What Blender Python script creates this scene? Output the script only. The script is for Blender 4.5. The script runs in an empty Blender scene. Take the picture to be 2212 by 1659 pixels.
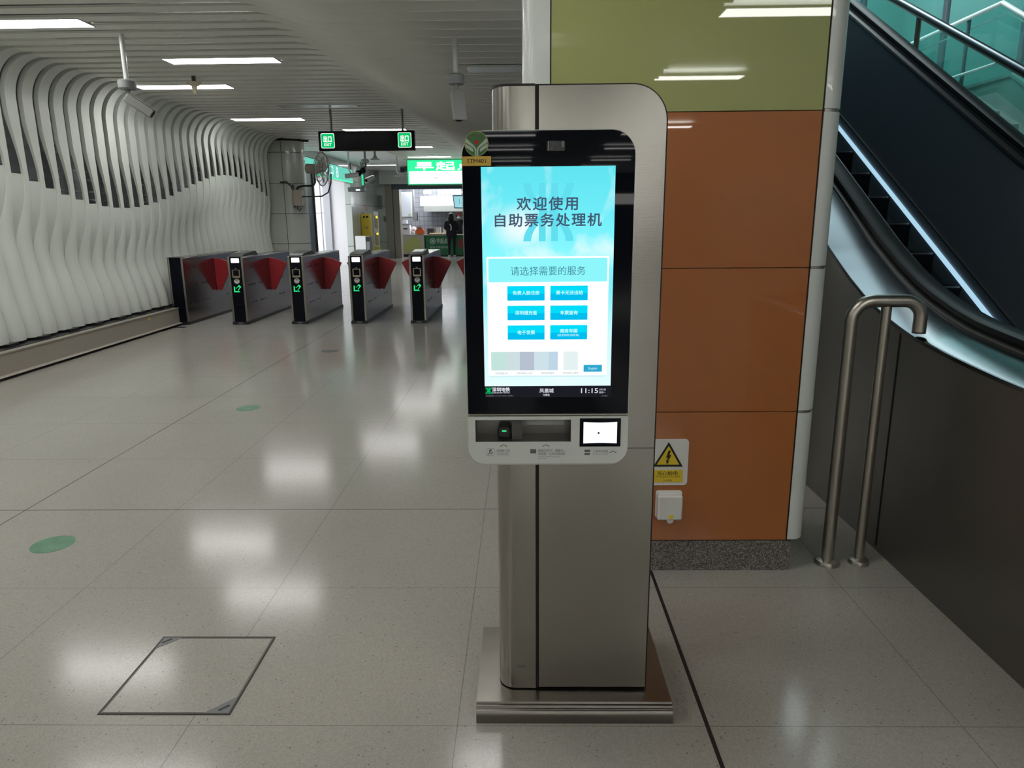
import bpy, bmesh, math, random
import numpy as np
from mathutils import Vector, Matrix
random.seed(7)
S = bpy.context.scene
C = S.collection
PI = math.pi
sin, cos = math.sin, math.cos

# ------------------------------------------------------------------ camera
cd = bpy.data.cameras.new('camera')
cam = bpy.data.objects.new('camera', cd)
C.objects.link(cam)
cd.sensor_width = 36.0
cd.lens = 1523.0 / 2212.0 * 36.0
cd.clip_start = 0.05
cd.clip_end = 200
Mx = Matrix(((0.999862, 0.00539914, 0.01571054), (0.01406235, 0.22841085, -0.97346327), (-0.00884432, 0.97354986, 0.2283034)))
cam.matrix_world = Matrix.Translation((0, 0, 1.467)) @ Mx.to_4x4()
S.camera = cam

# ------------------------------------------------------------------ view, world, large lights
S.view_settings.view_transform = 'Standard'
S.view_settings.look = 'None'
S.view_settings.gamma = 1.0
S.view_settings.exposure = 0.0
S.view_settings.use_curve_mapping = False
LAMP = 22.0
wd = bpy.data.worlds.new('world')
S.world = wd
wd.use_nodes = True
wd.node_tree.nodes['Background'].inputs[0].default_value = (0.6, 0.75, 0.75, 1)
wd.node_tree.nodes['Background'].inputs[1].default_value = 0.02


def area(name, loc, size, power, color, rot=(0, 0, 0), sy=None):
    l = bpy.data.lights.new(name, 'AREA')
    l.energy = power
    l.color = color
    l.size = size
    if sy:
        l.shape = 'RECTANGLE'
        l.size_y = sy
    o = bpy.data.objects.new(name, l)
    o.location = loc
    o.rotation_euler = rot
    C.objects.link(o)
    return o


# added stand-ins for daylight over the stairs, then daylight in the exit passage
area('stairwell_fill', (2.7, 9.5, 9.0), 3.0, 150, (0.75, 0.97, 1.0), (0, 0, 0), 5.0)  # added, no opening modelled: stands in for light from above
area('upper_hall_fill', (5.4, 13.9, 7.5), 3.0, 200, (0.7, 0.97, 1.0), (0, 0, 0), 3.0)  # added unseen light that brightens the teal wall behind the glass
area('stair_fill', (3.7, 8.2, 5.2), 1.0, 70, (0.85, 0.98, 1.0), (0, -0.85, 0), 2.4)  # added without a fitting, to brighten the pale stairs
area('passage_daylight', (-8.2, 20.2, 3.2), 3.0, 420, (0.93, 0.95, 1.0), (0, 0, 0), 5.0)
area('shop_ceiling_light', (-3.4, 30.0, 3.15), 2.4, 190, (0.95, 0.97, 1.0), (0, 0, 0), 1.6)

# ------------------------------------------------------------------ materials
MATS = {}


def mat(name, col=(0.5, 0.5, 0.5), rough=0.5, metal=0.0, emit=None, es=1.0, coat=0.0, coat_r=0.03, spec=0.5, var=0.0, vscale=8.0, bump=0.0, stretch=(1, 1, 1)):
    m = bpy.data.materials.new(name)
    m.use_nodes = True
    nt = m.node_tree
    b = nt.nodes['Principled BSDF']
    b.inputs['Base Color'].default_value = (*col, 1)
    b.inputs['Roughness'].default_value = rough
    b.inputs['Metallic'].default_value = metal
    b.inputs['Specular IOR Level'].default_value = spec
    b.inputs['Coat Weight'].default_value = coat
    b.inputs['Coat Roughness'].default_value = coat_r
    if emit:
        b.inputs['Emission Color'].default_value = (*emit, 1)
        b.inputs['Emission Strength'].default_value = es
    if var > 0 or bump > 0:
        tc = nt.nodes.new('ShaderNodeTexCoord')
        mp = nt.nodes.new('ShaderNodeMapping')
        mp.inputs['Scale'].default_value = stretch
        nz = nt.nodes.new('ShaderNodeTexNoise')
        nz.inputs['Scale'].default_value = vscale
        nz.inputs['Detail'].default_value = 4
        nt.links.new(tc.outputs['Object'], mp.inputs[0])
        nt.links.new(mp.outputs[0], nz.inputs['Vector'])
        if var > 0:
            mr = nt.nodes.new('ShaderNodeMapRange')
            mr.inputs[3].default_value = 1 - var
            mr.inputs[4].default_value = 1 + var
            nt.links.new(nz.outputs['Fac'], mr.inputs[0])
            mx = nt.nodes.new('ShaderNodeVectorMath')
            mx.operation = 'SCALE'
            mx.inputs[0].default_value = col
            nt.links.new(mr.outputs[0], mx.inputs['Scale'])
            nt.links.new(mx.outputs[0], b.inputs['Base Color'])
        if bump > 0:
            bp = nt.nodes.new('ShaderNodeBump')
            bp.inputs['Strength'].default_value = bump
            bp.inputs['Distance'].default_value = 0.002
            nt.links.new(nz.outputs['Fac'], bp.inputs['Height'])
            nt.links.new(bp.outputs[0], b.inputs['Normal'])
    MATS[name] = m
    return m


def glow(name, col, s=1.0):
    m = bpy.data.materials.new(name)
    m.use_nodes = True
    nt = m.node_tree
    nt.nodes.clear()
    e = nt.nodes.new('ShaderNodeEmission')
    e.inputs[0].default_value = (*col, 1)
    e.inputs[1].default_value = s
    o = nt.nodes.new('ShaderNodeOutputMaterial')
    nt.links.new(e.outputs[0], o.inputs[0])
    return m


def clear(name, tint, gloss=0.12, rough=0.02):
    m = bpy.data.materials.new(name)
    m.use_nodes = True
    nt = m.node_tree
    nt.nodes.clear()
    t = nt.nodes.new('ShaderNodeBsdfTransparent')
    t.inputs[0].default_value = (*tint, 1)
    g = nt.nodes.new('ShaderNodeBsdfGlossy')
    g.inputs['Roughness'].default_value = rough
    g.inputs[0].default_value = (0.8, 1.0, 0.98, 1)
    x = nt.nodes.new('ShaderNodeMixShader')
    x.inputs[0].default_value = gloss
    o = nt.nodes.new('ShaderNodeOutputMaterial')
    nt.links.new(t.outputs[0], x.inputs[1])
    nt.links.new(g.outputs[0], x.inputs[2])
    nt.links.new(x.outputs[0], o.inputs[0])
    return m


STEEL = mat('brushed steel', (0.35, 0.333, 0.305), 0.22, 1.0, var=0.05, vscale=30, stretch=(1, 1, 12), bump=0.03)
STEEL_D = mat('dull steel sheet', (0.40, 0.385, 0.36), 0.42, 1.0, var=0.05, vscale=20, stretch=(1, 1, 10))
STEEL_P = mat('satin tube steel', (0.46, 0.43, 0.38), 0.36, 1.0)
STEEL_B = mat('base plate steel', (0.22, 0.205, 0.185), 0.3, 1.0, var=0.05, vscale=12)
GATE_S = mat('gate side steel', (0.33, 0.30, 0.315), 0.19, 1.0, var=0.06, vscale=12, stretch=(1, 6, 1))
SLAT = mat('white painted slat', (0.60, 0.63, 0.58), 0.38, 0.0, var=0.03, vscale=3)
SLAT_C = mat('white ceiling slat', (0.74, 0.74, 0.68), 0.42, 0.0, var=0.03, vscale=3)
DARKV = mat('dark void paint', (0.14, 0.145, 0.135), 0.8)
RAILG = mat('galvanised rail', (0.25, 0.26, 0.28), 0.5, 0.6)
WHITE_T = mat('white enamel trim', (0.66, 0.70, 0.68), 0.30, 0.0, coat=0.3)
BLACK = mat('black rubber', (0.008, 0.008, 0.009), 0.5)
BLACKG = mat('black gloss glass', (0.004, 0.005, 0.009), 0.02, 0.0, spec=0.12)
BLACKP = mat('black plastic', (0.012, 0.012, 0.013), 0.35)
DGREY = mat('dark grey plastic', (0.06, 0.065, 0.065), 0.4)
GREY = mat('grey plastic', (0.22, 0.23, 0.23), 0.5)
LGREY = mat('light grey enamel', (0.64, 0.67, 0.64), 0.42, var=0.02, vscale=5)
WHITEP = mat('white plastic', (0.70, 0.70, 0.67), 0.35)
PALE = mat('pale enamel', (0.55, 0.58, 0.55), 0.3, coat=0.3)
GRN_P = mat('green glass panel', (0.36, 0.39, 0.135), 0.5, coat=1.0, coat_r=0.015)
ORG_P = mat('orange glass panel', (0.38, 0.115, 0.017), 0.5, coat=1.0, coat_r=0.015, var=0.05, vscale=2)
RED = mat('red flap vinyl', (0.32, 0.012, 0.018), 0.45)
YEL = mat('yellow enamel', (0.75, 0.55, 0.03), 0.4)
INK = mat('black ink', (0.01, 0.01, 0.01), 0.6)
INK_G = mat('grey ink', (0.10, 0.11, 0.11), 0.6)
WHITE = mat('matt white', (0.78, 0.78, 0.80), 0.6)
GREEN = mat('green print', (0.01, 0.16, 0.055), 0.5)
SKIN = mat('skin', (0.50, 0.30, 0.22), 0.5)
CLOTH = mat('black cloth', (0.012, 0.012, 0.016), 0.9)
HAIR = mat('black hair', (0.008, 0.007, 0.007), 0.6)
ORANGE = mat('orange plastic', (0.75, 0.13, 0.02), 0.4)
TILEM = None
LAMP_M = glow('lamp diffuser', (1.0, 0.985, 0.95), LAMP)
LAMP_DIM = mat('unlit diffuser', (0.55, 0.60, 0.62), 0.25)
TEAL = mat('teal wall', (0.30, 0.46, 0.435), 0.5)
CONC = mat('pale stair stone', (0.58, 0.62, 0.59), 0.6)
GLASS_T = clear('teal glass', (0.78, 0.93, 0.915), 0.08)
GLASS_C = clear('clear cage', (0.9, 0.9, 0.9), 0.1)


def floor_mat():
    m = bpy.data.materials.new('terrazzo floor')
    m.use_nodes = True
    nt = m.node_tree
    N, L = nt.nodes, nt.links
    b = N['Principled BSDF']
    tc = N.new('ShaderNodeTexCoord')
    sep = N.new('ShaderNodeSeparateXYZ')
    L.new(tc.outputs['Object'], sep.inputs[0])

    def M(op, a, c=None, d=None):
        n = N.new('ShaderNodeMath')
        n.operation = op
        for i, v in enumerate((a, c, d)):
            if v is None:
                continue
            if isinstance(v, (int, float)):
                n.inputs[i].default_value = v
            else:
                L.new(v, n.inputs[i])
        return n.outputs[0]

    def line(coord, off, pitch, half):
        t = M('ADD', coord, -off + pitch * 200.5)
        f = M('MODULO', t, pitch)
        d = M('ABSOLUTE', M('SUBTRACT', f, pitch * 0.5))
        return M('LESS_THAN', d, half)
    x, y = sep.outputs[0], sep.outputs[1]
    right = M('GREATER_THAN', x, 0.54)
    off = M('MULTIPLY_ADD', right, 1.287 + 0.201, -0.201)
    lx = line(M('SUBTRACT', x, off), 0.0, 0.805, 0.0016)
    ly = line(y, 1.807, 0.805, 0.0016)
    dk = M('LESS_THAN', M('ABSOLUTE', M('SUBTRACT', y, 3.415)), 0.003)
    dk2 = M('LESS_THAN', M('ABSOLUTE', M('ADD', x, 2.615)), 0.0035)
    joint = M('MAXIMUM', lx, ly)
    dark = M('MAXIMUM', dk, dk2)
    # chips of stone in the terrazzo
    v = N.new('ShaderNodeTexVoronoi')
    v.inputs['Scale'].default_value = 240
    L.new(tc.outputs['Object'], v.inputs['Vector'])
    chip = N.new('ShaderNodeMapRange')
    L.new(v.outputs['Color'], chip.inputs[0])
    chip.inputs[3].default_value = 0.86
    chip.inputs[4].default_value = 1.13
    v2 = N.new('ShaderNodeTexVoronoi')
    v2.inputs['Scale'].default_value = 55
    L.new(tc.outputs['Object'], v2.inputs['Vector'])
    rnd = N.new('ShaderNodeSeparateColor')
    L.new(v2.outputs['Color'], rnd.inputs[0])
    rare = M('LESS_THAN', rnd.outputs[0], 0.22)
    spk = M('MULTIPLY', M('LESS_THAN', v2.outputs['Distance'], 0.16), rare)
    n1 = N.new('ShaderNodeTexNoise')
    n1.inputs['Scale'].default_value = 1.3
    n1.inputs['Detail'].default_value = 6
    L.new(tc.outputs['Object'], n1.inputs['Vector'])
    mr = N.new('ShaderNodeMapRange')
    L.new(n1.outputs['Fac'], mr.inputs[0])
    mr.inputs[3].default_value = 0.92
    mr.inputs[4].default_value = 1.08
    k = M('MULTIPLY', chip.outputs[0], mr.outputs[0])
    k = M('MULTIPLY', k, M('MULTIPLY_ADD', spk, -0.45, 1.0))
    k = M('MULTIPLY', k, M('MULTIPLY_ADD', joint, -0.38, 1.0))
    k = M('MULTIPLY', k, M('MULTIPLY_ADD', dark, -0.72, 1.0))
    sc = N.new('ShaderNodeVectorMath')
    sc.operation = 'SCALE'
    sc.inputs[0].default_value = (0.345, 0.33, 0.298)
    L.new(k, sc.inputs['Scale'])
    L.new(sc.outputs[0], b.inputs['Base Color'])
    n2 = N.new('ShaderNodeTexNoise')
    n2.inputs['Scale'].default_value = 60
    L.new(tc.outputs['Object'], n2.inputs['Vector'])
    r2 = N.new('ShaderNodeMapRange')
    L.new(n2.outputs['Fac'], r2.inputs[0])
    r2.inputs[3].default_value = 0.11
    r2.inputs[4].default_value = 0.19
    L.new(r2.outputs[0], b.inputs['Roughness'])
    b.inputs['Specular IOR Level'].default_value = 0.26
    return m


FLOOR = floor_mat()


def granite():
    m = bpy.data.materials.new('speckled granite')
    m.use_nodes = True
    nt = m.node_tree
    b = nt.nodes['Principled BSDF']
    tc = nt.nodes.new('ShaderNodeTexCoord')
    v = nt.nodes.new('ShaderNodeTexVoronoi')
    v.inputs['Scale'].default_value = 320
    r = nt.nodes.new('ShaderNodeValToRGB')
    r.color_ramp.elements[0].color = (0.02, 0.02, 0.02, 1)
    r.color_ramp.elements[1].color = (0.34, 0.31, 0.28, 1)
    e = r.color_ramp.elements.new(0.5)
    e.color = (0.13, 0.12, 0.11, 1)
    nt.links.new(tc.outputs['Object'], v.inputs['Vector'])
    s = nt.nodes.new('ShaderNodeSeparateColor')
    nt.links.new(v.outputs['Color'], s.inputs[0])
    nt.links.new(s.outputs[0], r.inputs[0])
    nt.links.new(r.outputs[0], b.inputs['Base Color'])
    b.inputs['Roughness'].default_value = 0.4
    return m


GRANITE = granite()


def grid_mat(name, col, line, px, pz, half, axis='x', rough=0.3, offx=0.0, offz=0.0, coat=0.0):
    """panels with joints: axis is the horizontal coordinate across the wall"""
    m = bpy.data.materials.new(name)
    m.use_nodes = True
    nt = m.node_tree
    N, L = nt.nodes, nt.links
    b = N['Principled BSDF']
    tc = N.new('ShaderNodeTexCoord')
    sep = N.new('ShaderNodeSeparateXYZ')
    L.new(tc.outputs['Object'], sep.inputs[0])
    outs = []
    for o, off, p in ((sep.outputs['xy'.index(axis)], offx, px), (sep.outputs[2], offz, pz)):
        a = N.new('ShaderNodeMath'); a.operation = 'ADD'; a.inputs[1].default_value = -off + p * 100.5
        L.new(o, a.inputs[0])
        f = N.new('ShaderNodeMath'); f.operation = 'MODULO'; f.inputs[1].default_value = p
        L.new(a.outputs[0], f.inputs[0])
        s = N.new('ShaderNodeMath'); s.operation = 'SUBTRACT'; s.inputs[1].default_value = p * 0.5
        L.new(f.outputs[0], s.inputs[0])
        d = N.new('ShaderNodeMath'); d.operation = 'ABSOLUTE'
        L.new(s.outputs[0], d.inputs[0])
        t = N.new('ShaderNodeMath'); t.operation = 'LESS_THAN'; t.inputs[1].default_value = half
        L.new(d.outputs[0], t.inputs[0])
        outs.append(t.outputs[0])
    mx = N.new('ShaderNodeMath'); mx.operation = 'MAXIMUM'
    L.new(outs[0], mx.inputs[0]); L.new(outs[1], mx.inputs[1])
    c = N.new('ShaderNodeMix'); c.data_type = 'RGBA'
    c.inputs['A'].default_value = (*col, 1)
    c.inputs['B'].default_value = (*line, 1)
    L.new(mx.outputs[0], c.inputs['Factor'])
    L.new(c.outputs['Result'], b.inputs['Base Color'])
    b.inputs['Roughness'].default_value = rough
    b.inputs['Coat Weight'].default_value = coat
    return m


# ------------------------------------------------------------------ mesh builder
class MB:
    def __init__(self):
        self.v = []
        self.f = []
        self.mi = []
        self.cur = 0

    def add(self, vs, fs):
        n = len(self.v)
        self.v += [tuple(p) for p in vs]
        for f in fs:
            self.f.append(tuple(n + i for i in f))
            self.mi.append(self.cur)
        return self

    def box(self, x0, x1, y0, y1, z0, z1):
        vs = [(x, y, z) for z in (z0, z1) for y in (y0, y1) for x in (x0, x1)]
        return self.add(vs, [(0, 2, 3, 1), (4, 5, 7, 6), (0, 1, 5, 4), (2, 6, 7, 3), (0, 4, 6, 2), (1, 3, 7, 5)])

    def prism(self, poly, a, b, axis='y'):
        """poly: list of 2-D points; axis the extrusion axis; the 2-D coordinates are the other two axes in order"""
        n = len(poly)
        mk = {'x': lambda p, t: (t, p[0], p[1]), 'y': lambda p, t: (p[0], t, p[1]), 'z': lambda p, t: (p[0], p[1], t)}[axis]
        vs = [mk(p, a) for p in poly] + [mk(p, b) for p in poly]
        fs = [tuple(range(n))[::-1], tuple(range(n, 2 * n))] + [(i, (i + 1) % n, n + (i + 1) % n, n + i) for i in range(n)]
        return self.add(vs, fs)

    def ring(self, outer, inner, a, b, axis='y'):
        """a frame: two polygons with the same number of points"""
        n = len(outer)
        mk = {'x': lambda p, t: (t, p[0], p[1]), 'y': lambda p, t: (p[0], t, p[1]), 'z': lambda p, t: (p[0], p[1], t)}[axis]
        vs = [mk(p, t) for t in (a, b) for q in (outer, inner) for p in q]
        fs = []
        for i in range(n):
            j = (i + 1) % n
            fs += [(i, j, n + j, n + i), (2 * n + i, 3 * n + i, 3 * n + j, 2 * n + j), (i, 2 * n + i, 2 * n + j, j), (n + i, n + j, 3 * n + j, 3 * n + i)]
        return self.add(vs, fs)

    def tube(self, pts, r, seg=12, cap=True, sy=1.0, closed=False):
        pts = [Vector(p) for p in pts]
        n = len(pts)
        rs = r if isinstance(r, (list, tuple)) else [r] * n
        up = None
        vs = []
        for i, p in enumerate(pts):
            if closed:
                t = (pts[(i + 1) % n] - pts[i - 1]).normalized()
            else:
                t = (pts[min(i + 1, n - 1)] - pts[max(i - 1, 0)]).normalized()
            if up is None:
                up = Vector((0, 0, 1)) if abs(t.z) < 0.9 else Vector((1, 0, 0))
            up = (up - t * up.dot(t)).normalized()
            s = t.cross(up)
            for k in range(seg):
                a = 2 * PI * k / seg
                vs.append(p + s * (cos(a) * rs[i]) + up * (sin(a) * rs[i] * sy))
        fs = []
        m = n if closed else n - 1
        for i in range(m):
            for k in range(seg):
                j = (i + 1) % n
                fs.append((i * seg + k, i * seg + (k + 1) % seg, j * seg + (k + 1) % seg, j * seg + k))
        if cap and not closed:
            fs.append(tuple(range(seg))[::-1])
            fs.append(tuple((n - 1) * seg + k for k in range(seg)))
        return self.add(vs, fs)

    def cyl(self, p, q, r, r2=None, seg=20):
        return self.tube([p, q], [r, r if r2 is None else r2], seg)

    def lathe(self, prof, c=(0, 0, 0), seg=24):
        """prof: list of (r, z)"""
        vs = []
        for r, z in prof:
            for k in range(seg):
                a = 2 * PI * k / seg
                vs.append((c[0] + r * cos(a), c[1] + r * sin(a), c[2] + z))
        n = len(prof)
        fs = [(i * seg + k, i * seg + (k + 1) % seg, (i + 1) * seg + (k + 1) % seg, (i + 1) * seg + k) for i in range(n - 1) for k in range(seg)]
        fs += [tuple(range(seg))[::-1], tuple((n - 1) * seg + k for k in range(seg))]
        return self.add(vs, fs)

    def ball(self, c, r, seg=16, rings=10, sc=(1, 1, 1), lo=0.0, hi=1.0):
        prof = []
        for i in range(rings + 1):
            t = PI * (lo + (hi - lo) * i / rings)
            prof.append((max(1e-4, r * sin(t)), -r * cos(t)))
        vs0 = len(self.v)
        self.lathe(prof, (0, 0, 0), seg)
        for i in range(vs0, len(self.v)):
            p = self.v[i]
            self.v[i] = (c[0] + p[0] * sc[0], c[1] + p[1] * sc[1], c[2] + p[2] * sc[2])
        return self

    def xf(self, M, start=0):
        for i in range(start, len(self.v)):
            self.v[i] = tuple(M @ Vector(self.v[i]))
        return self

    def build(self, name, mats, parent=None, origin=None, bevel=0, flat=False, angle=35):
        me = bpy.data.meshes.new(name)
        if parent is not None:
            org = parent['_o']
        elif origin is not None:
            org = origin
        else:
            a = np.array(self.v)
            lo, hi = a.min(0), a.max(0)
            org = ((lo[0] + hi[0]) / 2, (lo[1] + hi[1]) / 2, lo[2])
        me.from_pydata([(p[0] - org[0], p[1] - org[1], p[2] - org[2]) for p in self.v], [], self.f)
        mats = mats if isinstance(mats, (list, tuple)) else [mats]
        for m in mats:
            me.materials.append(m)
        if len(mats) > 1:
            me.polygons.foreach_set('material_index', self.mi)
        me.update()
        bm = bmesh.new()
        bm.from_mesh(me)
        bmesh.ops.recalc_face_normals(bm, faces=bm.faces)
        bm.to_mesh(me)
        bm.free()
        if not flat:
            me.shade_smooth()
            me.set_sharp_from_angle(angle=math.radians(angle))
        o = bpy.data.objects.new(name, me)
        C.objects.link(o)
        o['_o'] = list(org)
        if parent is not None:
            o.parent = parent
        else:
            o.location = org
        if bevel:
            md = o.modifiers.new('bevel', 'BEVEL')
            md.width = bevel
            md.segments = 2
            md.limit_method = 'ANGLE'
            md.angle_limit = math.radians(40)
            md.harden_normals = False
        return o


def tag(o, label, cat, group=None):
    o['label'] = label
    o['category'] = cat
    if group:
        o['group'] = group
    return o


def thing(name, loc, label, cat, group=None):
    o = bpy.data.objects.new(name, None)
    o.location = loc
    o.empty_display_size = 0.1
    C.objects.link(o)
    o['_o'] = list(loc)
    return tag(o, label, cat, group)


def struct(o, label=None):
    o['kind'] = 'structure'
    if label:
        o['label'] = label
    return o


def dup(root, loc, label, group=None):
    r = root.copy()
    C.objects.link(r)
    r.location = loc
    r['label'] = label
    for ch in list(root.children):
        c = ch.copy()
        C.objects.link(c)
        c.parent = r
        for g in list(ch.children):
            d = g.copy()
            C.objects.link(d)
            d.parent = c
    return r


def rrect(x0, x1, z0, z1, r, seg=8):
    """rounded rectangle; r one radius or four: (x0z0, x1z0, x1z1, x0z1)"""
    rs = r if isinstance(r, (list, tuple)) else [r] * 4
    out = []
    for (cx, cz, a0), q in zip(((x0, z0, PI), (x1, z0, 1.5 * PI), (x1, z1, 0), (x0, z1, 0.5 * PI)), rs):
        mx = cx + (q if cx == x0 else -q)
        mz = cz + (q if cz == z0 else -q)
        for k in range(seg + 1):
            a = a0 + 0.5 * PI * k / seg
            out.append((mx + q * cos(a), mz + q * sin(a)))
    return out


def circ(cx, cz, r, seg=28, a0=0, a1=2 * PI):
    return [(cx + r * cos(a0 + (a1 - a0) * k / seg), cz + r * sin(a0 + (a1 - a0) * k / seg)) for k in range(seg + (0 if abs(a1 - a0 - 2 * PI) < 1e-6 else 1))]


def text_mesh(body, w, h=None, bold=0.0, spacing=1.0):
    """vertices and faces of a line of writing, in (x, z) centred on the origin, fitted to width w (and height h)"""
    c = bpy.data.curves.new('writing', 'FONT')
    c.body = body
    c.size = 1
    c.space_character = spacing
    c.resolution_u = 3
    o = bpy.data.objects.new('writing', c)
    C.objects.link(o)
    dg = bpy.context.evaluated_depsgraph_get()
    me = bpy.data.meshes.new_from_object(o.evaluated_get(dg))
    vs = np.array([v.co[:2] for v in me.vertices])
    fs = [tuple(p.vertices) for p in me.polygons]
    bpy.data.objects.remove(o)
    bpy.data.curves.remove(c)
    bpy.data.meshes.remove(me)
    lo, hi = vs.min(0), vs.max(0)
    vs = vs - (lo + hi) / 2
    sx = w / (hi[0] - lo[0])
    sz = h / (hi[1] - lo[1]) if h else sx
    vs = vs * np.array([sx, sz])
    if bold:
        d = bold * sz
        n = len(vs)
        out, of = [], []
        for k, (ox, oz) in enumerate(((0, 0), (d, 0), (-d, 0), (0, d), (0, -d))):
            out.append(vs + np.array([ox, oz]))
            of += [tuple(i + n * k for i in f) for f in fs]
        vs, fs = np.concatenate(out), of
    return vs, fs


def write(body, x0, x1, z0, z1, y, m, parent, name='lettering', bold=0.0, spacing=1.0):
    """writing on an upright face at depth y seen from -y"""
    vs, fs = text_mesh(body, x1 - x0, z1 - z0, bold, spacing)
    n = len(vs) // 5 if bold else len(vs) + 1
    return MB().add([((x0 + x1) / 2 + p[0], y - 0.00002 * (i // n), (z0 + z1) / 2 + p[1]) for i, p in enumerate(vs)], fs).build(name, m, parent, flat=True)


def plate(poly, y, m, parent, name, t=0.001):
    return MB().prism(poly, y, y + t, 'y').build(name, m, parent)


# ------------------------------------------------------------------ the room
H = 3.12          # underside of the slats
P = 0.255         # slat pitch

b = MB().box(-12, 8, -26, 33, -0.12, 0)
struct(b.build('floor', FLOOR, origin=(0, 0, 0)), 'polished grey terrazzo floor in square tiles')
struct(MB().box(0.534, 0.546, -7, 2.755, -0.02, 0.0012).build('trim_1', BLACK), 'dark expansion joint running past the kiosk to the pillar')
struct(MB().box(-6.2, 1.55, -8, 21.0, 3.62, 3.7).build('ceiling_above', DARKV), 'dark soffit above the slats')
struct(MB().box(1.55, 8, -7, 1.0, 3.2, 3.3).box(-6.2, 8, -26, -6.6, 3.2, 3.3).build('ceiling_right', LGREY))
struct(MB().box(-6.2, -3.35, 18.1, 28.0, 3.28, 3.35).box(-3.35, 3, 21.0, 28.0, 3.28, 3.35).build('ceiling_far', WHITE), 'plain white ceiling before the shop')
struct(MB().box(-6.2, 8, -26, -25.9, 0, 3.7).build('wall_back', mat('back wall panel', (0.42, 0.42, 0.40), 0.5)))
struct(MB().box(-3.35, 1.5, 20.9, 21.0, 3.12, 3.66).box(-6.2, -3.35, 18.02, 18.1, 3.14, 3.66).box(-3.37, -3.35, 18.1, 21, 3.12, 3.66).build('trim_7', SLAT))
struct(MB().box(7.9, 8, 1.0, 33, 0, 9).build('wall_right', TEAL))
struct(MB().box(7.9, 8, -26, 1.0, 0, 3.3).box(-6.0, -5.3, -26, -7, 0, 3.3).build('wall_behind', mat('plain hall wall', (0.45, 0.46, 0.44), 0.5)))
struct(MB().box(1.55, 8, 16, 16.2, 0, 9).build('wall_stairwell', TEAL))
struct(MB().box(1.35, 1.45, 4.2, 33, 0, 9).build('wall_escalator', mat('blue grey wall', (0.32, 0.38, 0.46), 0.5)))


def sstep(a, b_, v):
    t = min(1, max(0, (v - a) / (b_ - a)))
    return t * t * (3 - 2 * t)


def slat_ring(c, W, Nn, w, t):
    c, W, Nn = Vector(c), Vector(W), Vector(Nn)
    h = W * (w / 2)
    return [c - h, c + h, c + h + Nn * t, c - h + Nn * t]


def sweep(mb, rings):
    m = len(rings[0])
    vs = [p for r in rings for p in r]
    fs = []
    for i in range(len(rings) - 1):
        for k in range(m):
            fs.append((i * m + k, i * m + (k + 1) % m, (i + 1) * m + (k + 1) % m, (i + 1) * m + k))
    fs += [tuple(range(m))[::-1], tuple(len(vs) - m + k for k in range(m))]
    mb.add(vs, fs)


XW = -5.25
ylist = [15.05 - P * j for j in range(86)]
ceil = MB()
wall = MB()
for y in [15.05 + P * j for j in range(1, 24)] + ylist:
    x_start = -4.91 if y <= 15.06 else (-5.6 if y < 18.1 else -3.35)
    if y > 20.9:
        continue
    jit = random.uniform(-7, 7)
    xb = -1.78 + 0.055 * (y - 6.3)
    xs = list(np.arange(x_start, xb - 0.6, 0.6)) + list(np.arange(xb - 0.6, xb + 2.2, 0.1)) + [1.5]
    xs = [x for x in xs if x <= 1.5]
    rings = []
    for x in xs:
        s1 = sstep(xb - 0.45, xb + 0.35, x)
        s2 = sstep(xb + 0.5, xb + 1.25, x)
        th = math.radians((40 + jit) * s1 + (48 - jit) * s2)
        wd_ = 0.160 + 0.030 * s1
        tk = 0.018 + 0.014 * s1 + 0.03 * sstep(-4.65, -4.91, x)
        bd = math.radians(17) * s1 * (1 - s2)
        c_ = Vector((x, y + 0.02 * s1 * sin(2.1 * x + y), H - 0.08 * s1))
        W1 = Vector((0, cos(th - bd), -sin(th - bd)))
        W2 = Vector((0, cos(th + bd), -sin(th + bd)))
        Nu = Vector((0, sin(th), cos(th)))
        p0, p1 = c_ - W1 * (wd_ / 2), c_ + W2 * (wd_ / 2)
        rings.append([p0, c_, p1, p1 + Nu * tk, c_ + Nu * tk, p0 + Nu * tk])
    sweep(ceil, rings)
struct(ceil.build('ceiling', SLAT_C, origin=(0, 0, H)), 'white slatted ceiling that twists into a smooth wave')


def zline(y):
    return 1.96 - 0.31 * cos(2 * PI * (y - 9.55) / 7.4)


def wall_x(z, y):
    zl = zline(y)
    return XW - 0.042 * math.exp(-((z - zl + 0.72) / 0.28) ** 2) + 0.09 * sstep(1.0, 0.3, z)


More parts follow.
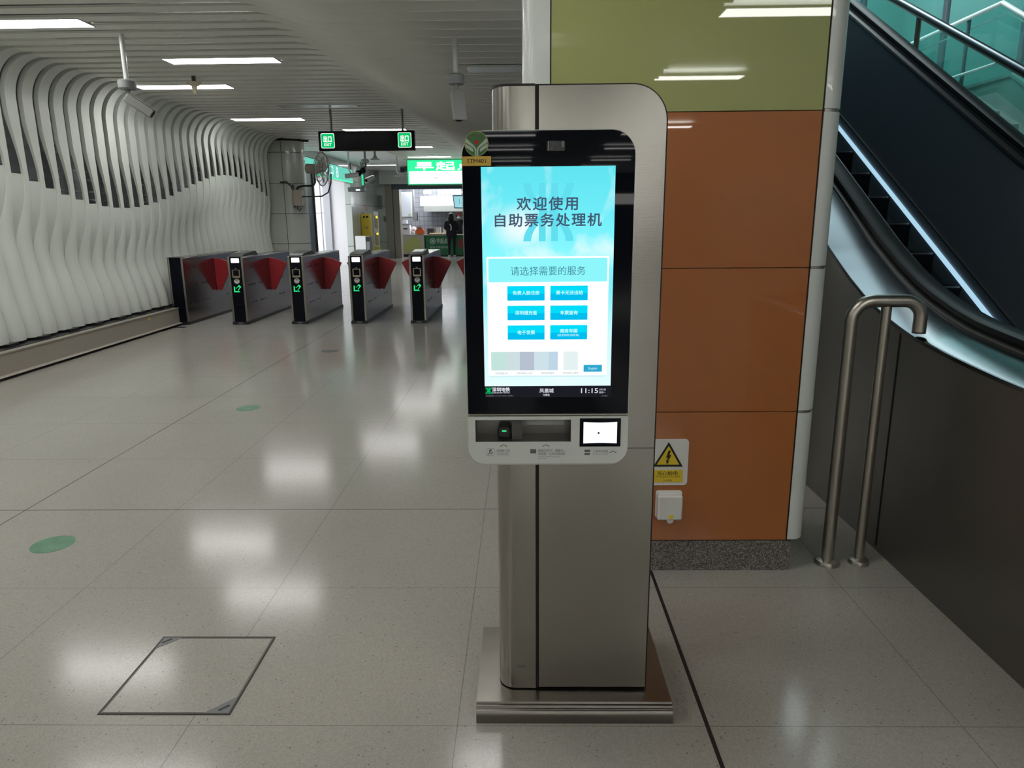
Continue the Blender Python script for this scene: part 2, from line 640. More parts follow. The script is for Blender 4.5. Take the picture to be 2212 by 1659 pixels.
for y in ylist:
    pts = []
    for k in range(13):
        a = 0.5 * PI * k / 12
        pts.append((-4.91 - 0.34 * sin(a), H - 0.40 * (1 - cos(a))))
    zs = list(np.arange(H - 0.40 - 0.06, 0.28, -0.06)) + [0.285]
    zl = zline(y)
    for z in zs:
        pts.append((wall_x(z, y), z))
    rings = []
    Y = Vector((0, 1, 0))
    hw = 0.080
    wid = lambda e: 0.162 - 0.088 * min(1, max(0, (0.60 - e) / 0.50)) + 0.148 * sstep(-0.05, -0.85, e)
    for i, (x, z) in enumerate(pts):
        a, c = pts[max(i - 1, 0)], pts[min(i + 1, len(pts) - 1)]
        t = Vector((c[0] - a[0], 0, c[1] - a[1])).normalized()
        Nn = Vector((t.z, 0, -t.x))
        if Nn.x > 0:
            Nn = -Nn
        if i == 0:
            Nn = Vector((0, 0, 1))
        e = z - zl
        w = wid(e)
        ph = math.radians(-7 * sstep(-0.15, -0.75, e))
        W = Y * cos(ph) + Nn * sin(ph)
        N2 = Nn * cos(ph) - Y * sin(ph)
        dp = 0.052 * sstep(-0.10, -0.75, e)
        th_ = 0.048 - 0.022 * sstep(0.6, 0.2, e)
        c_ = Vector((x, y + hw - w / 2, z))
        face = [c_ + W * (w / 2 * t_) + N2 * (dp * t_ * t_) for t_ in (-1, -0.7, -0.35, 0, 0.35, 0.7, 1)]
        rings.append(face + [face[-1] + N2 * th_, face[0] + N2 * th_])
    sweep(wall, rings)
    # the short filler slat in the gap below the wave line
    rings = []
    for z in list(np.arange(zl, 0.3, -0.08)) + [0.285]:
        w = max(0.06, P - wid(z - zl) + 0.01)
        ph = math.radians(-8 * sstep(zl - 0.1, zl - 0.8, z))
        rings.append(slat_ring((wall_x(z, y) - 0.012 - 0.07 * sstep(zl - 0.15, zl - 0.8, z), y - P + hw + w / 2 - 0.005, z), (-sin(ph), cos(ph), 0), (-cos(ph), -sin(ph), 0), w, 0.03))
    sweep(wall, rings)
struct(wall.build('wall_left', SLAT, origin=(XW, 5, 0)), 'white ribbed wall of twisting vertical slats')
bk = MB().box(-6.0, -5.9, -7, 15.2, 0, 3.7)
for z in (0.9, 1.4, 1.75, 1.85, 2.0, 2.1, 2.3, 2.4, 2.62, 2.9):
    bk.box(-5.72, -5.70, -7, 15.2, z, z + 0.02)
for k in range(14):
    bk.box(-5.80, -5.72, 1.0 + k, 1.05 + k, 0.2, 3.3)
struct(bk.build('wall_left_backing', mat('backing steel', (0.30, 0.31, 0.32), 0.6, 0.0)))

bb = MB().box(-5.2, -4.985, -7, 10.12, 0.035, 0.245).box(-5.2, -4.975, -7, 10.12, 0.245, 0.256)
bb.prism([(-4.985, 0.045), (-4.952, 0.04), (-4.945, 0.033), (-4.952, 0.026), (-5.0, 0.026)], -7, 10.12, 'y')
sk = struct(bb.build('baseboard_left', mat('skirting panel', (0.33, 0.30, 0.255), 0.35, var=0.06, vscale=4)), 'low metal skirting along the ribbed wall')
struct(MB().box(-5.2, -5.0, -7, 10.1, 0, 0.034).box(-4.99, -4.80, 9.86, 9.93, 0.0, 0.004).box(-4.99, -4.955, 9.55, 9.9, 0.0, 0.004).build('trim_and_floor_shadow', BLACK))  # last two flat strips draw an L-shaped shadow on the floor in black
ch = MB()
for k in range(34):
    y = 10.0 - k * 0.5
    ch.box(-5.32, -5.12, y - 0.16, y, 0.256, 0.29)
ch.box(-5.36, -5.06, -7, 10.1, 0.256, 0.262)
struct(ch.build('trim_3', BLACKP))

# far left pier with panels and a curved corner, then the exit passage and the wall to the shop
PIER = grid_mat('white wall panel', (0.43, 0.45, 0.42), (0.04, 0.045, 0.05), 0.62, 0.62, 0.006, 'x', 0.3, -4.99, 0.37, coat=0.25)
poly = [(-6.2, 15.25), (-4.97, 15.25)]
for k in range(1, 9):
    a = 0.5 * PI * k / 8
    poly.append((-4.97 + 0.36 * sin(a), 15.25 + 0.30 * (1 - cos(a))))
poly += [(-4.61, 15.62), (-6.2, 15.62)]
struct(MB().prism(poly, 0, 3.08, 'z').build('wall_pier', PIER, origin=(0, 0, 0)), 'white panelled pier with rounded corner')
struct(MB().prism([(-6.2, 15.19), (-4.95, 15.19), (-4.5, 15.6), (-6.2, 15.6)], 3.08, 3.13, 'z').build('trim_4', BLACK))
struct(MB().box(-6.2, -4.61, 15.62, 16.05, 0, 2.62).build('wall_jamb', mat('slate stone', (0.12, 0.14, 0.16), 0.3, var=0.3, vscale=9)))
struct(MB().box(-4.62, -4.58, 16.0, 16.06, 0, 2.6).build('door_frame_1', BLACKP))
WPAN = mat('bright passage panel', (0.80, 0.80, 0.82), 0.35)
ps = MB().box(-12, -5.8, 23.8, 24.0, 0, 3.4)
struct(ps.build('wall_passage', WPAN), 'bright white end wall of the exit passage')
struct(MB().box(-6.5, -6.28, 23.68, 23.8, 0, 2.75).build('trim_5', mat('passage grey trim', (0.45, 0.46, 0.50), 0.4)))
struct(MB().box(-6.62, -6.6, 23.785, 23.8, 0, 2.75).box(-12, -6.5, 23.79, 23.8, 1.70, 1.712).build('trim_6', GREY))
struct(MB().box(-12, -11.8, 15.6, 24, 0, 3.4).box(-12, -6.2, 15.5, 15.62, 0, 3.4).build('wall_passage_side', WPAN))
struct(MB().box(-12, -5.75, 15.6, 24, 3.36, 3.4).build('ceiling_passage', WHITE))
struct(MB().box(-5.8, -5.6, 16.0, 24.0, 2.66, 3.34).build('wall_header', PALE), 'header above the exit passage')
WSH = grid_mat('shop wall panel', (0.50, 0.55, 0.52), (0.06, 0.07, 0.07), 1.6, 0.0 + 1.35, 0.008, 'y', 0.25, 0.6, 0.62, coat=0.4)
struct(MB().box(-5.8, -5.6, 23.8, 28.3, 0, 3.3).box(-5.6, -5.2, 28.0, 28.3, 0, 3.3).build('wall_shop_side', WSH, origin=(0, 0, 0)))
struct(MB().box(-5.26, -4.98, 27.9, 28.4, 0, 2.8).box(-4.96, -4.72, 27.95, 28.4, 0, 2.8).build('door_frame_2', mat('shopfront jamb', (0.30, 0.28, 0.24), 0.4)))
struct(MB().box(-5.4, 1.5, 27.6, 28.0, 2.78, 3.3).build('wall_shopfront', PALE))
SHT = grid_mat('shop wall tiles', (0.50, 0.52, 0.56), (0.24, 0.25, 0.28), 0.2, 0.2, 0.008, 'x', 0.25)
struct(MB().box(-6, 1.5, 32.4, 32.5, 0, 3.4).box(-6, -5.3, 28.4, 32.4, 0, 3.4).build('wall_shop', SHT, origin=(0, 0, 0)))
struct(MB().box(-6, 1.5, 28.0, 32.5, 3.3, 3.4).build('ceiling_shop', WHITE))

# ------------------------------------------------------------------ ceiling lights
lights = [(-4.27, 6.47, 1), (-3.15, 7.97, 1), (-4.24, 9.42, 1), (-4.23, 12.40, 1), (-2.76, 13.95, 1), (-2.67, 17.25, 1), (-2.50, 19.95, 1),
          (-3.02, 11.08, 0), (0.05, 7.60, 0), (0.02, 4.95, 1),
          (-3.2, 4.9, 1), (-4.27, 3.4, 1), (-4.27, 0.3, 1), (-3.2, 1.8, 1), (-3.2, -1.2, 1), (-4.27, -3.0, 1),
          (2.25, -0.9, 1), (2.1, -3.7, 1), (4.6, -4.2, 1), (-3.6, -8.5, 1), (-0.3, -8.5, 1), (2.6, -8.5, 1), (-3.6, -11.5, 1), (-0.3, -11.5, 1), (2.6, -11.5, 1), (-3.6, -14.5, 1), (-0.3, -14.5, 1), (2.6, -14.5, 1), (-3.6, -18, 1), (-0.3, -18, 1), (2.6, -18, 1), (-3.6, -21.5, 1), (-0.3, -21.5, 1), (2.6, -21.5, 1), (-0.3, 2.0, 1), (-0.3, -1.0, 1), (-0.3, -4.2, 1), (-3.2, -4.6, 1)]
lab = {0: 'lit strip light cut off by the left edge, over the ribbed wall', 1: 'long lit strip light, second row from the front on the slats', 2: 'lit strip light half behind the camera on a pole by the ribbed wall',
       3: 'lit strip light nearest the top corner of the white panelled pier', 4: 'lit strip light just above the hanging exit sign', 5: 'short end of lit strip light right of the hanging exit sign',
       6: 'far lit strip light directly above the bright green shop sign', 7: 'unlit bluish strip light between the exit sign rods', 8: 'unlit strip light beside the pillar top', 9: 'lit strip light overhead whose glare lies on floor before the kiosk'}
L0 = None
for i, (x, y, on) in enumerate(lights):
    l = lab.get(i, 'lit ceiling strip light behind the camera')
    fx = thing('ceiling_light', (x, y, H - 0.014 - (0.19 if i in (8, 9) else 0)), l, 'light', 'strip lights in the slatted ceiling')
    if i == 0:
        f = MB().ring(rrect(x - .588, x + .588, y - .132, y + .132, .004, 1), rrect(x - .578, x + .578, y - .122, y + .122, .004, 1), H - 0.008, H + 0.012, 'z')
        f.build('frame', LGREY, fx)
        d = MB().box(x - .578, x + .578, y - .122, y + .122, H - 0.009, H + 0.010)
        d.build('diffuser', LAMP_M, fx)
        L0 = fx
    else:
        for c0 in L0.children:
            c = c0.copy()
            c.parent = fx
            C.objects.link(c)
            if 'diffuser' in c.name and not on:
                c.data = c0.data.copy()
                c.data.materials[0] = LAMP_DIM
fx = thing('ceiling_light', (-4.8, 24.6, 3.26), 'far strip light on the plain white ceiling before the shop', 'light', 'strip lights in the slatted ceiling')
MB().box(-5.42, -4.2, 24.53, 24.67, 3.25, 3.28).build('frame', LGREY, fx)
MB().box(-5.40, -4.22, 24.55, 24.65, 3.245, 3.26).build('diffuser', LAMP_M, fx)


# ------------------------------------------------------------------ pillar beside the kiosk
PD = 2.76
pl = MB().box(0.06, 1.13, PD + 0.02, 3.56, 0, 3.66)
pl = struct(pl.build('pillar', mat('pillar core', (0.2, 0.2, 0.2), 0.6), origin=(0.6, 3.1, 0)), 'square pillar clad in green and orange glass with white rounded corners')
pl['_o'] = [0.6, 3.1, 0]
zz = [0.137, 0.699, 1.274, 1.844, 2.42, 3.0, 3.6]
for i in range(6):
    MB().box(0.108, 1.103, PD, PD + 0.02, zz[i] + 0.0015, zz[i + 1] - 0.0015).build('glass_panel', ORG_P if i < 3 else GRN_P, pl, bevel=0.0008)
    for sx in (0, 1):
        # white enamel corner, a rounded quarter between two metal lips
        q = []
        x0, x1 = (0.003, 0.1035) if sx == 0 else (1.183, 1.1075)
        d = 1 if sx == 0 else -1
        r = 0.055
        q = [(x1, PD - 0.004), (x1, PD + 0.02)]
        q += [(x0 + d * 0.02, PD + 0.09), (x0, PD + 0.09)]
        for k in range(9):
            a = 0.5 * PI * k / 8
            q.append((x0 + d * r * (1 - cos(a)), PD - 0.004 + r * (1 - sin(a))))
        MB().prism(q, zz[i] + 0.006, zz[i + 1] - 0.006, 'z').build('corner_trim', WHITE_T, pl)
        q2 = [(x0 + (x1 - x0) * 0.04 + (p[0] - x0) * 0.92, p[1] + 0.004) for p in q]
        MB().prism(q2, zz[i + 1] - 0.006, zz[i + 1] + 0.006, 'z').build('trim_joint', STEEL_D, pl)
MB().box(0.02, 1.125, PD - 0.002, 3.56, 0, 0.135).build('plinth', GRANITE, pl)
MB().box(1.104, 1.107, PD - 0.003, PD + 0.02, 0.137, 3.6).box(0.104, 0.107, PD - 0.003, PD + 0.02, 0.137, 3.6).build('edge_gasket', BLACK, pl)

sg = thing('warning_sign', (0.6, PD - 0.003, 0.3865), 'white electric shock warning sign with yellow triangle on the orange pillar panel', 'sign')
MB().prism(rrect(0.516, 0.676, 0.3865, 0.586, 0.016), PD - 0.004, PD - 0.0005, 'y').build('board', WHITEP, sg)
tri = lambda k: [(0.594 + (x - 0.594) * k, 0.505 + (z - 0.505) * k) for x, z in ((0.533, 0.468), (0.655, 0.468), (0.594, 0.574))]
MB().prism(tri(1.0), PD - 0.0052, PD - 0.004, 'y').build('triangle_border', INK, sg, bevel=0)
MB().prism(tri(0.76), PD - 0.0060, PD - 0.0052, 'y').build('triangle', YEL, sg)
MB().prism([(0.594, 0.539), (0.603, 0.537), (0.597, 0.517), (0.606, 0.520), (0.592, 0.492), (0.599, 0.494), (0.588, 0.479), (0.585, 0.498), (0.589, 0.496), (0.592, 0.510), (0.584, 0.506)], PD - 0.0068, PD - 0.006, 'y').build('lightning_bolt', INK, sg)
MB().prism(rrect(0.528, 0.6565, 0.400, 0.453, 0.004), PD - 0.0052, PD - 0.004, 'y').build('text_strip', YEL, sg)
write('当心触电', 0.5505, 0.6365, 0.430, 0.449, PD - 0.0058, INK, sg)
write('Warning Electric Shock', 0.543, 0.647, 0.4195, 0.4275, PD - 0.0058, INK, sg)
write('当心触电', 0.577, 0.613, 0.4045, 0.413, PD - 0.0058, INK_G, sg)

so = thing('socket_cover', (0.6025, PD, 0.239), 'white splash-proof socket cover under the warning sign', 'socket')
MB().prism(rrect(0.5485, 0.6565, 0.245, 0.364, 0.010), PD - 0.012, PD, 'y').build('back_box', WHITEP, so, bevel=0.002)
MB().prism(rrect(0.5515, 0.6535, 0.247, 0.354, 0.008), PD - 0.045, PD - 0.012, 'y').build('cover', WHITEP, so, bevel=0.006)
MB().prism(circ(0.6045, 0.247, 0.014, 16), PD - 0.043, PD - 0.02, 'y').build('latch', WHITEP, so)
MB().prism(circ(0.607, 0.263, 0.010, 20), PD - 0.0462, PD - 0.045, 'y').build('round_sticker', YEL, so)
MB().cyl((0.556, PD - 0.02, 0.356), (0.649, PD - 0.02, 0.356), 0.007).build('hinge', WHITEP, so)

# ------------------------------------------------------------------ guard rail at the escalator
gr = thing('guard_rail', (1.45, 2.82, 0), 'bent stainless tube guard rail on two posts beside the escalator', 'railing')


def bend(c, r, a0, a1, n=8):
    return [(c[0] + r * cos(a0 + (a1 - a0) * k / n), 2.82, c[1] + r * sin(a0 + (a1 - a0) * k / n)) for k in range(n + 1)]


MB().tube([(1.313, 2.82, 0.0), (1.313, 2.82, 1.05)] + bend((1.393, 1.056), 0.08, PI, PI / 2) + bend((1.518, 1.068), 0.068, PI / 2, 0) + [(1.586, 2.82, 1.012)], 0.0255, 20).build('bent_tube', STEEL_P, gr, angle=60)
MB().cyl((1.450, 2.825, 0), (1.450, 2.825, 1.12), 0.020).build('post', STEEL_P, gr)
for x, y, r in ((1.313, 2.82, 0.052), (1.450, 2.825, 0.043)):
    MB().lathe([(r, 0.0), (r, 0.008), (r * 0.92, 0.018), (r * 0.6, 0.024)], (x, y, 0.0)).build('floor_flange', STEEL_P, gr)
MB().cyl((1.586, 2.82, 1.006), (1.586, 2.82, 1.013), 0.0255).build('end_cap', DGREY, gr)

# ------------------------------------------------------------------ kiosk
kx = thing('ticket_service_kiosk', (0.147, 2.03, 0), 'free-standing stainless self-service ticket kiosk with a lit cyan touch screen', 'kiosk')
prof = [(2.24, 0), (2.24, 0.056), (1.842, 0.056), (1.840, 0.050), (1.832, 0.050), (1.830, 0.044), (1.8265, 0.043)]
for k in range(7):
    a = 0.5 * PI + PI * 0.5 * k / 6
    prof.append((1.826 + 0.0085 * cos(a), 0.024 + 0.017 * sin(a)))
prof += [(1.8165, 0.010), (1.8175, 0.0)]
MB().prism(prof, -0.145, 0.440, 'x').build('base_plate', STEEL_B, kx)
# column: left bent sheet, right flat sheets, black gasket edge, body
rad = 0.05
q = [(0.034, 1.9), (-0.077 + rad, 1.9)] + [(-0.077 + rad - rad * sin(0.5 * PI * k / 8), 1.9 + rad - rad * cos(0.5 * PI * k / 8)) for k in range(1, 9)] + [(-0.077, 2.16), (0.034, 2.16)]
MB().prism(q, 0.060, 1.792, 'z').build('side_sheet', STEEL, kx)
q3 = [(p[0] - (0.003 if p[0] < 0 else 0), p[1]) for p in q]
MB().prism(q3, 1.792, 1.798, 'z').build('top_gasket', BLACK, kx)
up = rrect(0.044, 0.368, 0.8345, 1.793, [0.001, 0.001, 0.088, 0.001], 14)
MB().prism(up, 1.9, 1.912, 'y').build('upper_panel', STEEL, kx)
MB().box(0.044, 0.368, 1.9, 1.912, 0.0645, 0.833).build('lower_panel', STEEL, kx)
MB().prism(rrect(0.032, 0.3735, 0.057, 1.798, [0.001, 0.001, 0.093, 0.001], 14), 1.910, 1.932, 'y').build('black_gasket', BLACK, kx)
MB().prism(rrect(0.036, 0.370, 0.056, 1.795, [0.001, 0.001, 0.090, 0.001], 14), 1.932, 2.16, 'y').build('column_body', STEEL_D, kx)
write('6:1-16', -0.022, -0.001, 0.133, 0.141, 1.8994, INK_G, kx, 'serial_lettering')
# head
out = rrect(-0.1475, 0.2775, 0.820, 1.6765, [0.048, 0.048, 0.060, 0.060], 10)
inn = rrect(-0.1455, 0.2755, 0.8225, 1.6740, [0.046, 0.046, 0.058, 0.058], 10)
tray = rrect(-0.1275, 0.1265, 0.8875, 0.9485, 0.003, 2)
hs = MB().ring(out, [(p[0] * 0.97 + 0.002, p[1] * 0.985 + 0.018) for p in out], 1.803, 1.90, 'y')
hs.prism(rrect(-0.135, 0.265, 0.955, 1.665, 0.05), 1.83, 1.89, 'y')
hs.box(-0.135, 0.265, 1.875, 1.89, 0.85, 0.96)
hs.build('head_housing', mat('silver paint', (0.50, 0.51, 0.49), 0.35, 0.5), kx)
MB().prism(rrect(-0.1455, 0.2755, 0.9665, 1.674, [0.002, 0.002, 0.058, 0.058], 10), 1.7975, 1.83, 'y').build('screen_glass', BLACKG, kx)
MB().box(-0.1465, 0.2765, 1.797, 1.81, 0.9605, 0.9635).build('chrome_strip', STEEL_P, kx)
MB().box(-0.146, 0.276, 1.803, 1.83, 0.957, 0.968).build('groove', BLACK, kx)
# lower panel: four strips around the tray opening, one rounded plate
lp = MB()
lp.prism([(-0.1470, 0.9485)] + [(0.277, 0.9485), (0.277, 0.9575), (-0.1470, 0.9575)], 1.7945, 1.87, 'y')
low = [p for p in rrect(-0.1470, 0.277, 0.8265, 0.8875, [0.044, 0.044, 0.0005, 0.0005], 10)]
lp.prism(low, 1.7945, 1.87, 'y')
lp.box(-0.1470, -0.1275, 1.7945, 1.87, 0.8875, 0.9485)
lp.box(0.1265, 0.277, 1.7945, 1.87, 0.8875, 0.9485)
lp.build('lower_panel_face', LGREY, kx, bevel=0.0)
TRAY = mat('tray steel', (0.20, 0.195, 0.18), 0.3, 0.9, var=0.25, vscale=25)
tr = MB()
tr.box(-0.1275, 0.1265, 1.872, 1.876, 0.8875, 0.9485).box(-0.1275, 0.1265, 1.797, 1.874, 0.8855, 0.8878)
tr.box(-0.1275, -0.1268, 1.796, 1.874, 0.8875, 0.9485).box(0.1258, 0.1265, 1.796, 1.874, 0.8875, 0.9485).box(-0.1275, 0.1265, 1.796, 1.874, 0.9478, 0.9485)
tr.build('reader_tray', TRAY, kx)
MB().box(-0.0305, -0.0025, 1.815, 1.872, 0.8878, 0.9478).build('tray_divider', mat('divider grey', (0.09, 0.09, 0.085), 0.4, 0.3), kx)
MB().box(0.008, 0.113, 1.864, 1.872, 0.914, 0.946).build('tray_flap', LGREY, kx)
v = MB().box(-0.070, -0.033, 1.828, 1.868, 0.8878, 0.905).prism(rrect(-0.066, -0.037, 0.893, 0.9215, 0.006), 1.818, 1.864, 'y')
v = v.build('vein_reader', BLACKP, kx, bevel=0.001)
v['_o'] = kx['_o']
MB().box(-0.0575, -0.0455, 1.8165, 1.8178, 0.9095, 0.9125).build('indicator', glow('green led', (0.05, 0.9, 0.25), 1.2), v)
sc = MB().prism(rrect(0.1495, 0.258, 0.874, 0.952, 0.001, 1), 1.7935, 1.80, 'y').build('scanner_frame', BLACKG, kx)
sc['_o'] = kx['_o']
w = []
for k in range(9):
    t = k / 8
    w.append((0.1595 + 0.0885 * t, 0.883 + 0.0016 * sin(PI * t)))
for k in range(9):
    t = k / 8
    w.append((0.248 - 0.0885 * t, 0.942 - 0.0016 * sin(PI * t)))
MB().prism(w, 1.7928, 1.7937, 'y').build('scan_window', glow('scan light', (0.93, 0.97, 1.0), 1.25), sc)
MB().prism(circ(0.1995, 0.912, 0.0028, 14), 1.7922, 1.793, 'y').build('lens', DGREY, sc)
ty = 1.7941


def chevron(x0, x1, z0, z1):
    t = 0.0018
    xm = (x0 + x1) / 2
    MB().prism([(x0, z0), (xm, z1 - t), (x1, z0), (x1 + 0.0006, z0 + t), (xm, z1), (x0 - 0.0006, z0 + t)], ty, ty + 0.0006, 'y').build('chevron', INK_G, kx)


chevron(-0.062, -0.044, 0.8735, 0.881)
chevron(0.051, 0.069, 0.8735, 0.8805)
chevron(0.230, 0.248, 0.8545, 0.862)
KT = mat('printed grey', (0.13, 0.14, 0.14), 0.6)
write('指静脉识别', -0.072, -0.036, 0.860, 0.867, ty, KT, kx)
write('FINGER VEIN', -0.071, -0.040, 0.8548, 0.8580, ty, KT, kx)
write('RECOGNITION', -0.071, -0.040, 0.8503, 0.8535, ty, KT, kx)
write('银联闪付卡、储值卡、', 0.039, 0.110, 0.8590, 0.8670, ty, KT, kx)
write('单程票、证件扫描读取', 0.039, 0.112, 0.8500, 0.8580, ty, KT, kx)
write('QUICKPASS, TRANSPORTATION CARD', 0.039, 0.099, 0.8440, 0.8470, ty, KT, kx)
write('CARD, READ', 0.039, 0.062, 0.8390, 0.8418, ty, KT, kx)
write('二维码扫描', 0.1845, 0.225, 0.8565, 0.865, ty, KT, kx)
write('QR CODE SCANNING', 0.185, 0.225, 0.8502, 0.8538, ty, KT, kx)
ic = MB().ring(rrect(-0.099, -0.078, 0.849, 0.870, 0.002, 3), rrect(-0.0984, -0.0786, 0.8496, 0.8694, 0.0018, 3), ty, ty + 0.0006, 'y')
ic.prism([(-0.0915, 0.855), (-0.0915, 0.8665), (-0.085, 0.8665), (-0.0835, 0.862), (-0.088, 0.862), (-0.088, 0.855)], ty, ty + 0.0006, 'y')
ic.prism([(-0.096, 0.851), (-0.094, 0.851), (-0.0925, 0.856), (-0.095, 0.856)], ty, ty + 0.0006, 'y').prism([(-0.087, 0.852), (-0.081, 0.858), (-0.0825, 0.860), (-0.088, 0.854)], ty, ty + 0.0006, 'y')
ic.build('hand_icon', KT, kx)
MB().prism(rrect(0.018, 0.034, 0.855, 0.867, 0.001, 2), ty, ty + 0.0006, 'y').build('card_icon', KT, kx)
MB().box(0.163, 0.178, ty, ty + 0.0006, 0.8585, 0.865).box(0.163, 0.1775, ty, ty + 0.0006, 0.850, 0.8555).build('ticket_icon', KT, kx)
# camera window and sensors at the top of the glass
cw = MB().prism(rrect(0.0605, 0.1045, 1.6265, 1.6495, 0.002, 3), 1.7970, 1.7978, 'y').build('camera_window', mat('tinted window', (0.010, 0.010, 0.012), 0.3), kx)
cw['_o'] = kx['_o']
LENS = mat('lens glass', (0.035, 0.035, 0.038), 0.15)
for x in (0.0735, 0.087):
    MB().prism(rrect(x - 0.0055, x + 0.0055, 1.628, 1.648, 0.005, 5), 1.7965, 1.7971, 'y').build('camera_lens', LENS, cw)
MB().box(0.0635, 0.0652, 1.7965, 1.7971, 1.628, 1.6485).build('light_bar', mat('pale bar', (0.5, 0.5, 0.48), 0.4), cw)
MB().prism(rrect(0.0965, 0.1025, 1.634, 1.649, 0.0028, 4), 1.7965, 1.7971, 'y').build('flood_led', mat('dull led', (0.24, 0.24, 0.23), 0.4), cw)
# emblem and number label stuck to the corner
em = MB().prism(circ(-0.110, 1.6447, 0.0292, 40), 1.7966, 1.7978, 'y').build('emblem_sticker', mat('emblem rim', (0.50, 0.48, 0.12), 0.5), kx)
em['_o'] = kx['_o']
EG = mat('emblem green', (0.055, 0.19, 0.065), 0.5)
EW = mat('emblem pale', (0.50, 0.58, 0.47), 0.5)
ER = mat('emblem red', (0.45, 0.02, 0.02), 0.5)
MB().prism(circ(-0.110, 1.6447, 0.0278, 40), 1.7961, 1.7967, 'y').build('green_disc', EG, em)
lf = MB()
cx, cz = -0.110, 1.6447
for s in (-1, 1):
    lf.prism([(cx + s * 0.0275, cz + 0.0035), (cx + s * 0.024, cz + 0.0125), (cx + s * 0.006, cz - 0.0045), (cx + s * 0.0005, cz - 0.012), (cx + s * 0.0005, cz - 0.0275), (cx + s * 0.0042, cz - 0.0272), (cx + s * 0.0042, cz - 0.0135), (cx + s * 0.0085, cz - 0.0085)], 1.7956, 1.7962, 'y')
    lf.prism([(cx + s * 0.0272, cz + 0.0005), (cx + s * 0.0262, cz - 0.008), (cx + s * 0.0098, cz - 0.0185), (cx + s * 0.0068, cz - 0.0165), (cx + s * 0.0105, cz - 0.0095)], 1.7956, 1.7962, 'y')
lf.build('leaf_mark', EW, em)
rd = MB().prism(circ(cx, cz + 0.0035, 0.0056, 20), 1.7956, 1.7962, 'y')
for k in range(5):
    a = math.radians(140 - 25 * k)
    rd.prism(circ(cx + 0.0195 * cos(a), cz + 0.0005 + 0.0195 * sin(a), 0.0017, 6), 1.7956, 1.7962, 'y')
rd.build('red_mark', ER, em)
nl = MB().box(-0.146, -0.075, 1.7966, 1.7978, 1.5935, 1.6155).build('number_label', mat('amber label', (0.78, 0.50, 0.08), 0.5), kx)
nl['_o'] = kx['_o']
write('STM401', -0.134, -0.088, 1.5995, 1.6095, 1.7962, mat('brown ink', (0.06, 0.045, 0.02), 0.6), nl, bold=0.01)


# the lit screen picture
def screen_mat():
    m = bpy.data.materials.new('screen sky')
    m.use_nodes = True
    nt = m.node_tree
    N, L = nt.nodes, nt.links
    N.clear()
    tc = N.new('ShaderNodeTexCoord')
    sep = N.new('ShaderNodeSeparateXYZ')
    L.new(tc.outputs['Generated'], sep.inputs[0])
    r = N.new('ShaderNodeValToRGB')
    cr = r.color_ramp
    cr.elements[0].position, cr.elements[0].color = 0.0, (0.80, 1.0, 1.0, 1)
    cr.elements[1].position, cr.elements[1].color = 1.0, (0.12, 0.78, 0.88, 1)
    for p, c in ((0.25, (0.62, 0.96, 1.0, 1)), (0.45, (0.22, 0.88, 0.96, 1)), (0.62, (0.25, 0.95, 1.0, 1)), (0.8, (0.16, 0.85, 0.95, 1))):
        e = cr.elements.new(p)
        e.color = c
    L.new(sep.outputs[2], r.inputs[0])
    mp = N.new('ShaderNodeMapping')
    mp.inputs['Scale'].default_value = (1.6, 1, 2.6)
    L.new(tc.outputs['Generated'], mp.inputs[0])
    nz = N.new('ShaderNodeTexNoise')
    nz.inputs['Scale'].default_value = 1.7
    nz.inputs['Detail'].default_value = 5
    nz.inputs['Distortion'].default_value = 0.4
    L.new(mp.outputs[0], nz.inputs['Vector'])
    k = N.new('ShaderNodeMapRange')
    k.inputs[1].default_value = 0.52
    k.inputs[2].default_value = 0.78
    L.new(nz.outputs['Fac'], k.inputs[0])
    # white glare painted into the picture, on the second line of the title
    d = N.new('ShaderNodeVectorMath'); d.operation = 'SUBTRACT'
    d.inputs[1].default_value = (0.30, 0.0, 0.735)
    L.new(tc.outputs['Generated'], d.inputs[0])
    d2 = N.new('ShaderNodeVectorMath'); d2.operation = 'MULTIPLY'
    d2.inputs[1].default_value = (3.2, 0, 7.5)
    L.new(d.outputs[0], d2.inputs[0])
    ln = N.new('ShaderNodeVectorMath'); ln.operation = 'LENGTH'
    L.new(d2.outputs[0], ln.inputs[0])
    k2 = N.new('ShaderNodeMapRange')
    k2.interpolation_type = 'SMOOTHSTEP'
    k2.inputs[1].default_value = 1.0
    k2.inputs[2].default_value = 0.05
    L.new(ln.outputs['Value'], k2.inputs[0])
    mxf = N.new('ShaderNodeMath'); mxf.operation = 'MAXIMUM'
    L.new(k.outputs[0], mxf.inputs[0]); L.new(k2.outputs[0], mxf.inputs[1])
    c = N.new('ShaderNodeMix'); c.data_type = 'RGBA'
    c.inputs['B'].default_value = (0.85, 1.0, 1.0, 1)
    L.new(mxf.outputs[0], c.inputs['Factor'])
    L.new(r.outputs[0], c.inputs['A'])
    e = N.new('ShaderNodeEmission')
    L.new(c.outputs['Result'], e.inputs[0])
    e.inputs[1].default_value = 1.0
    o = N.new('ShaderNodeOutputMaterial')
    L.new(e.outputs[0], o.inputs[0])
    return m


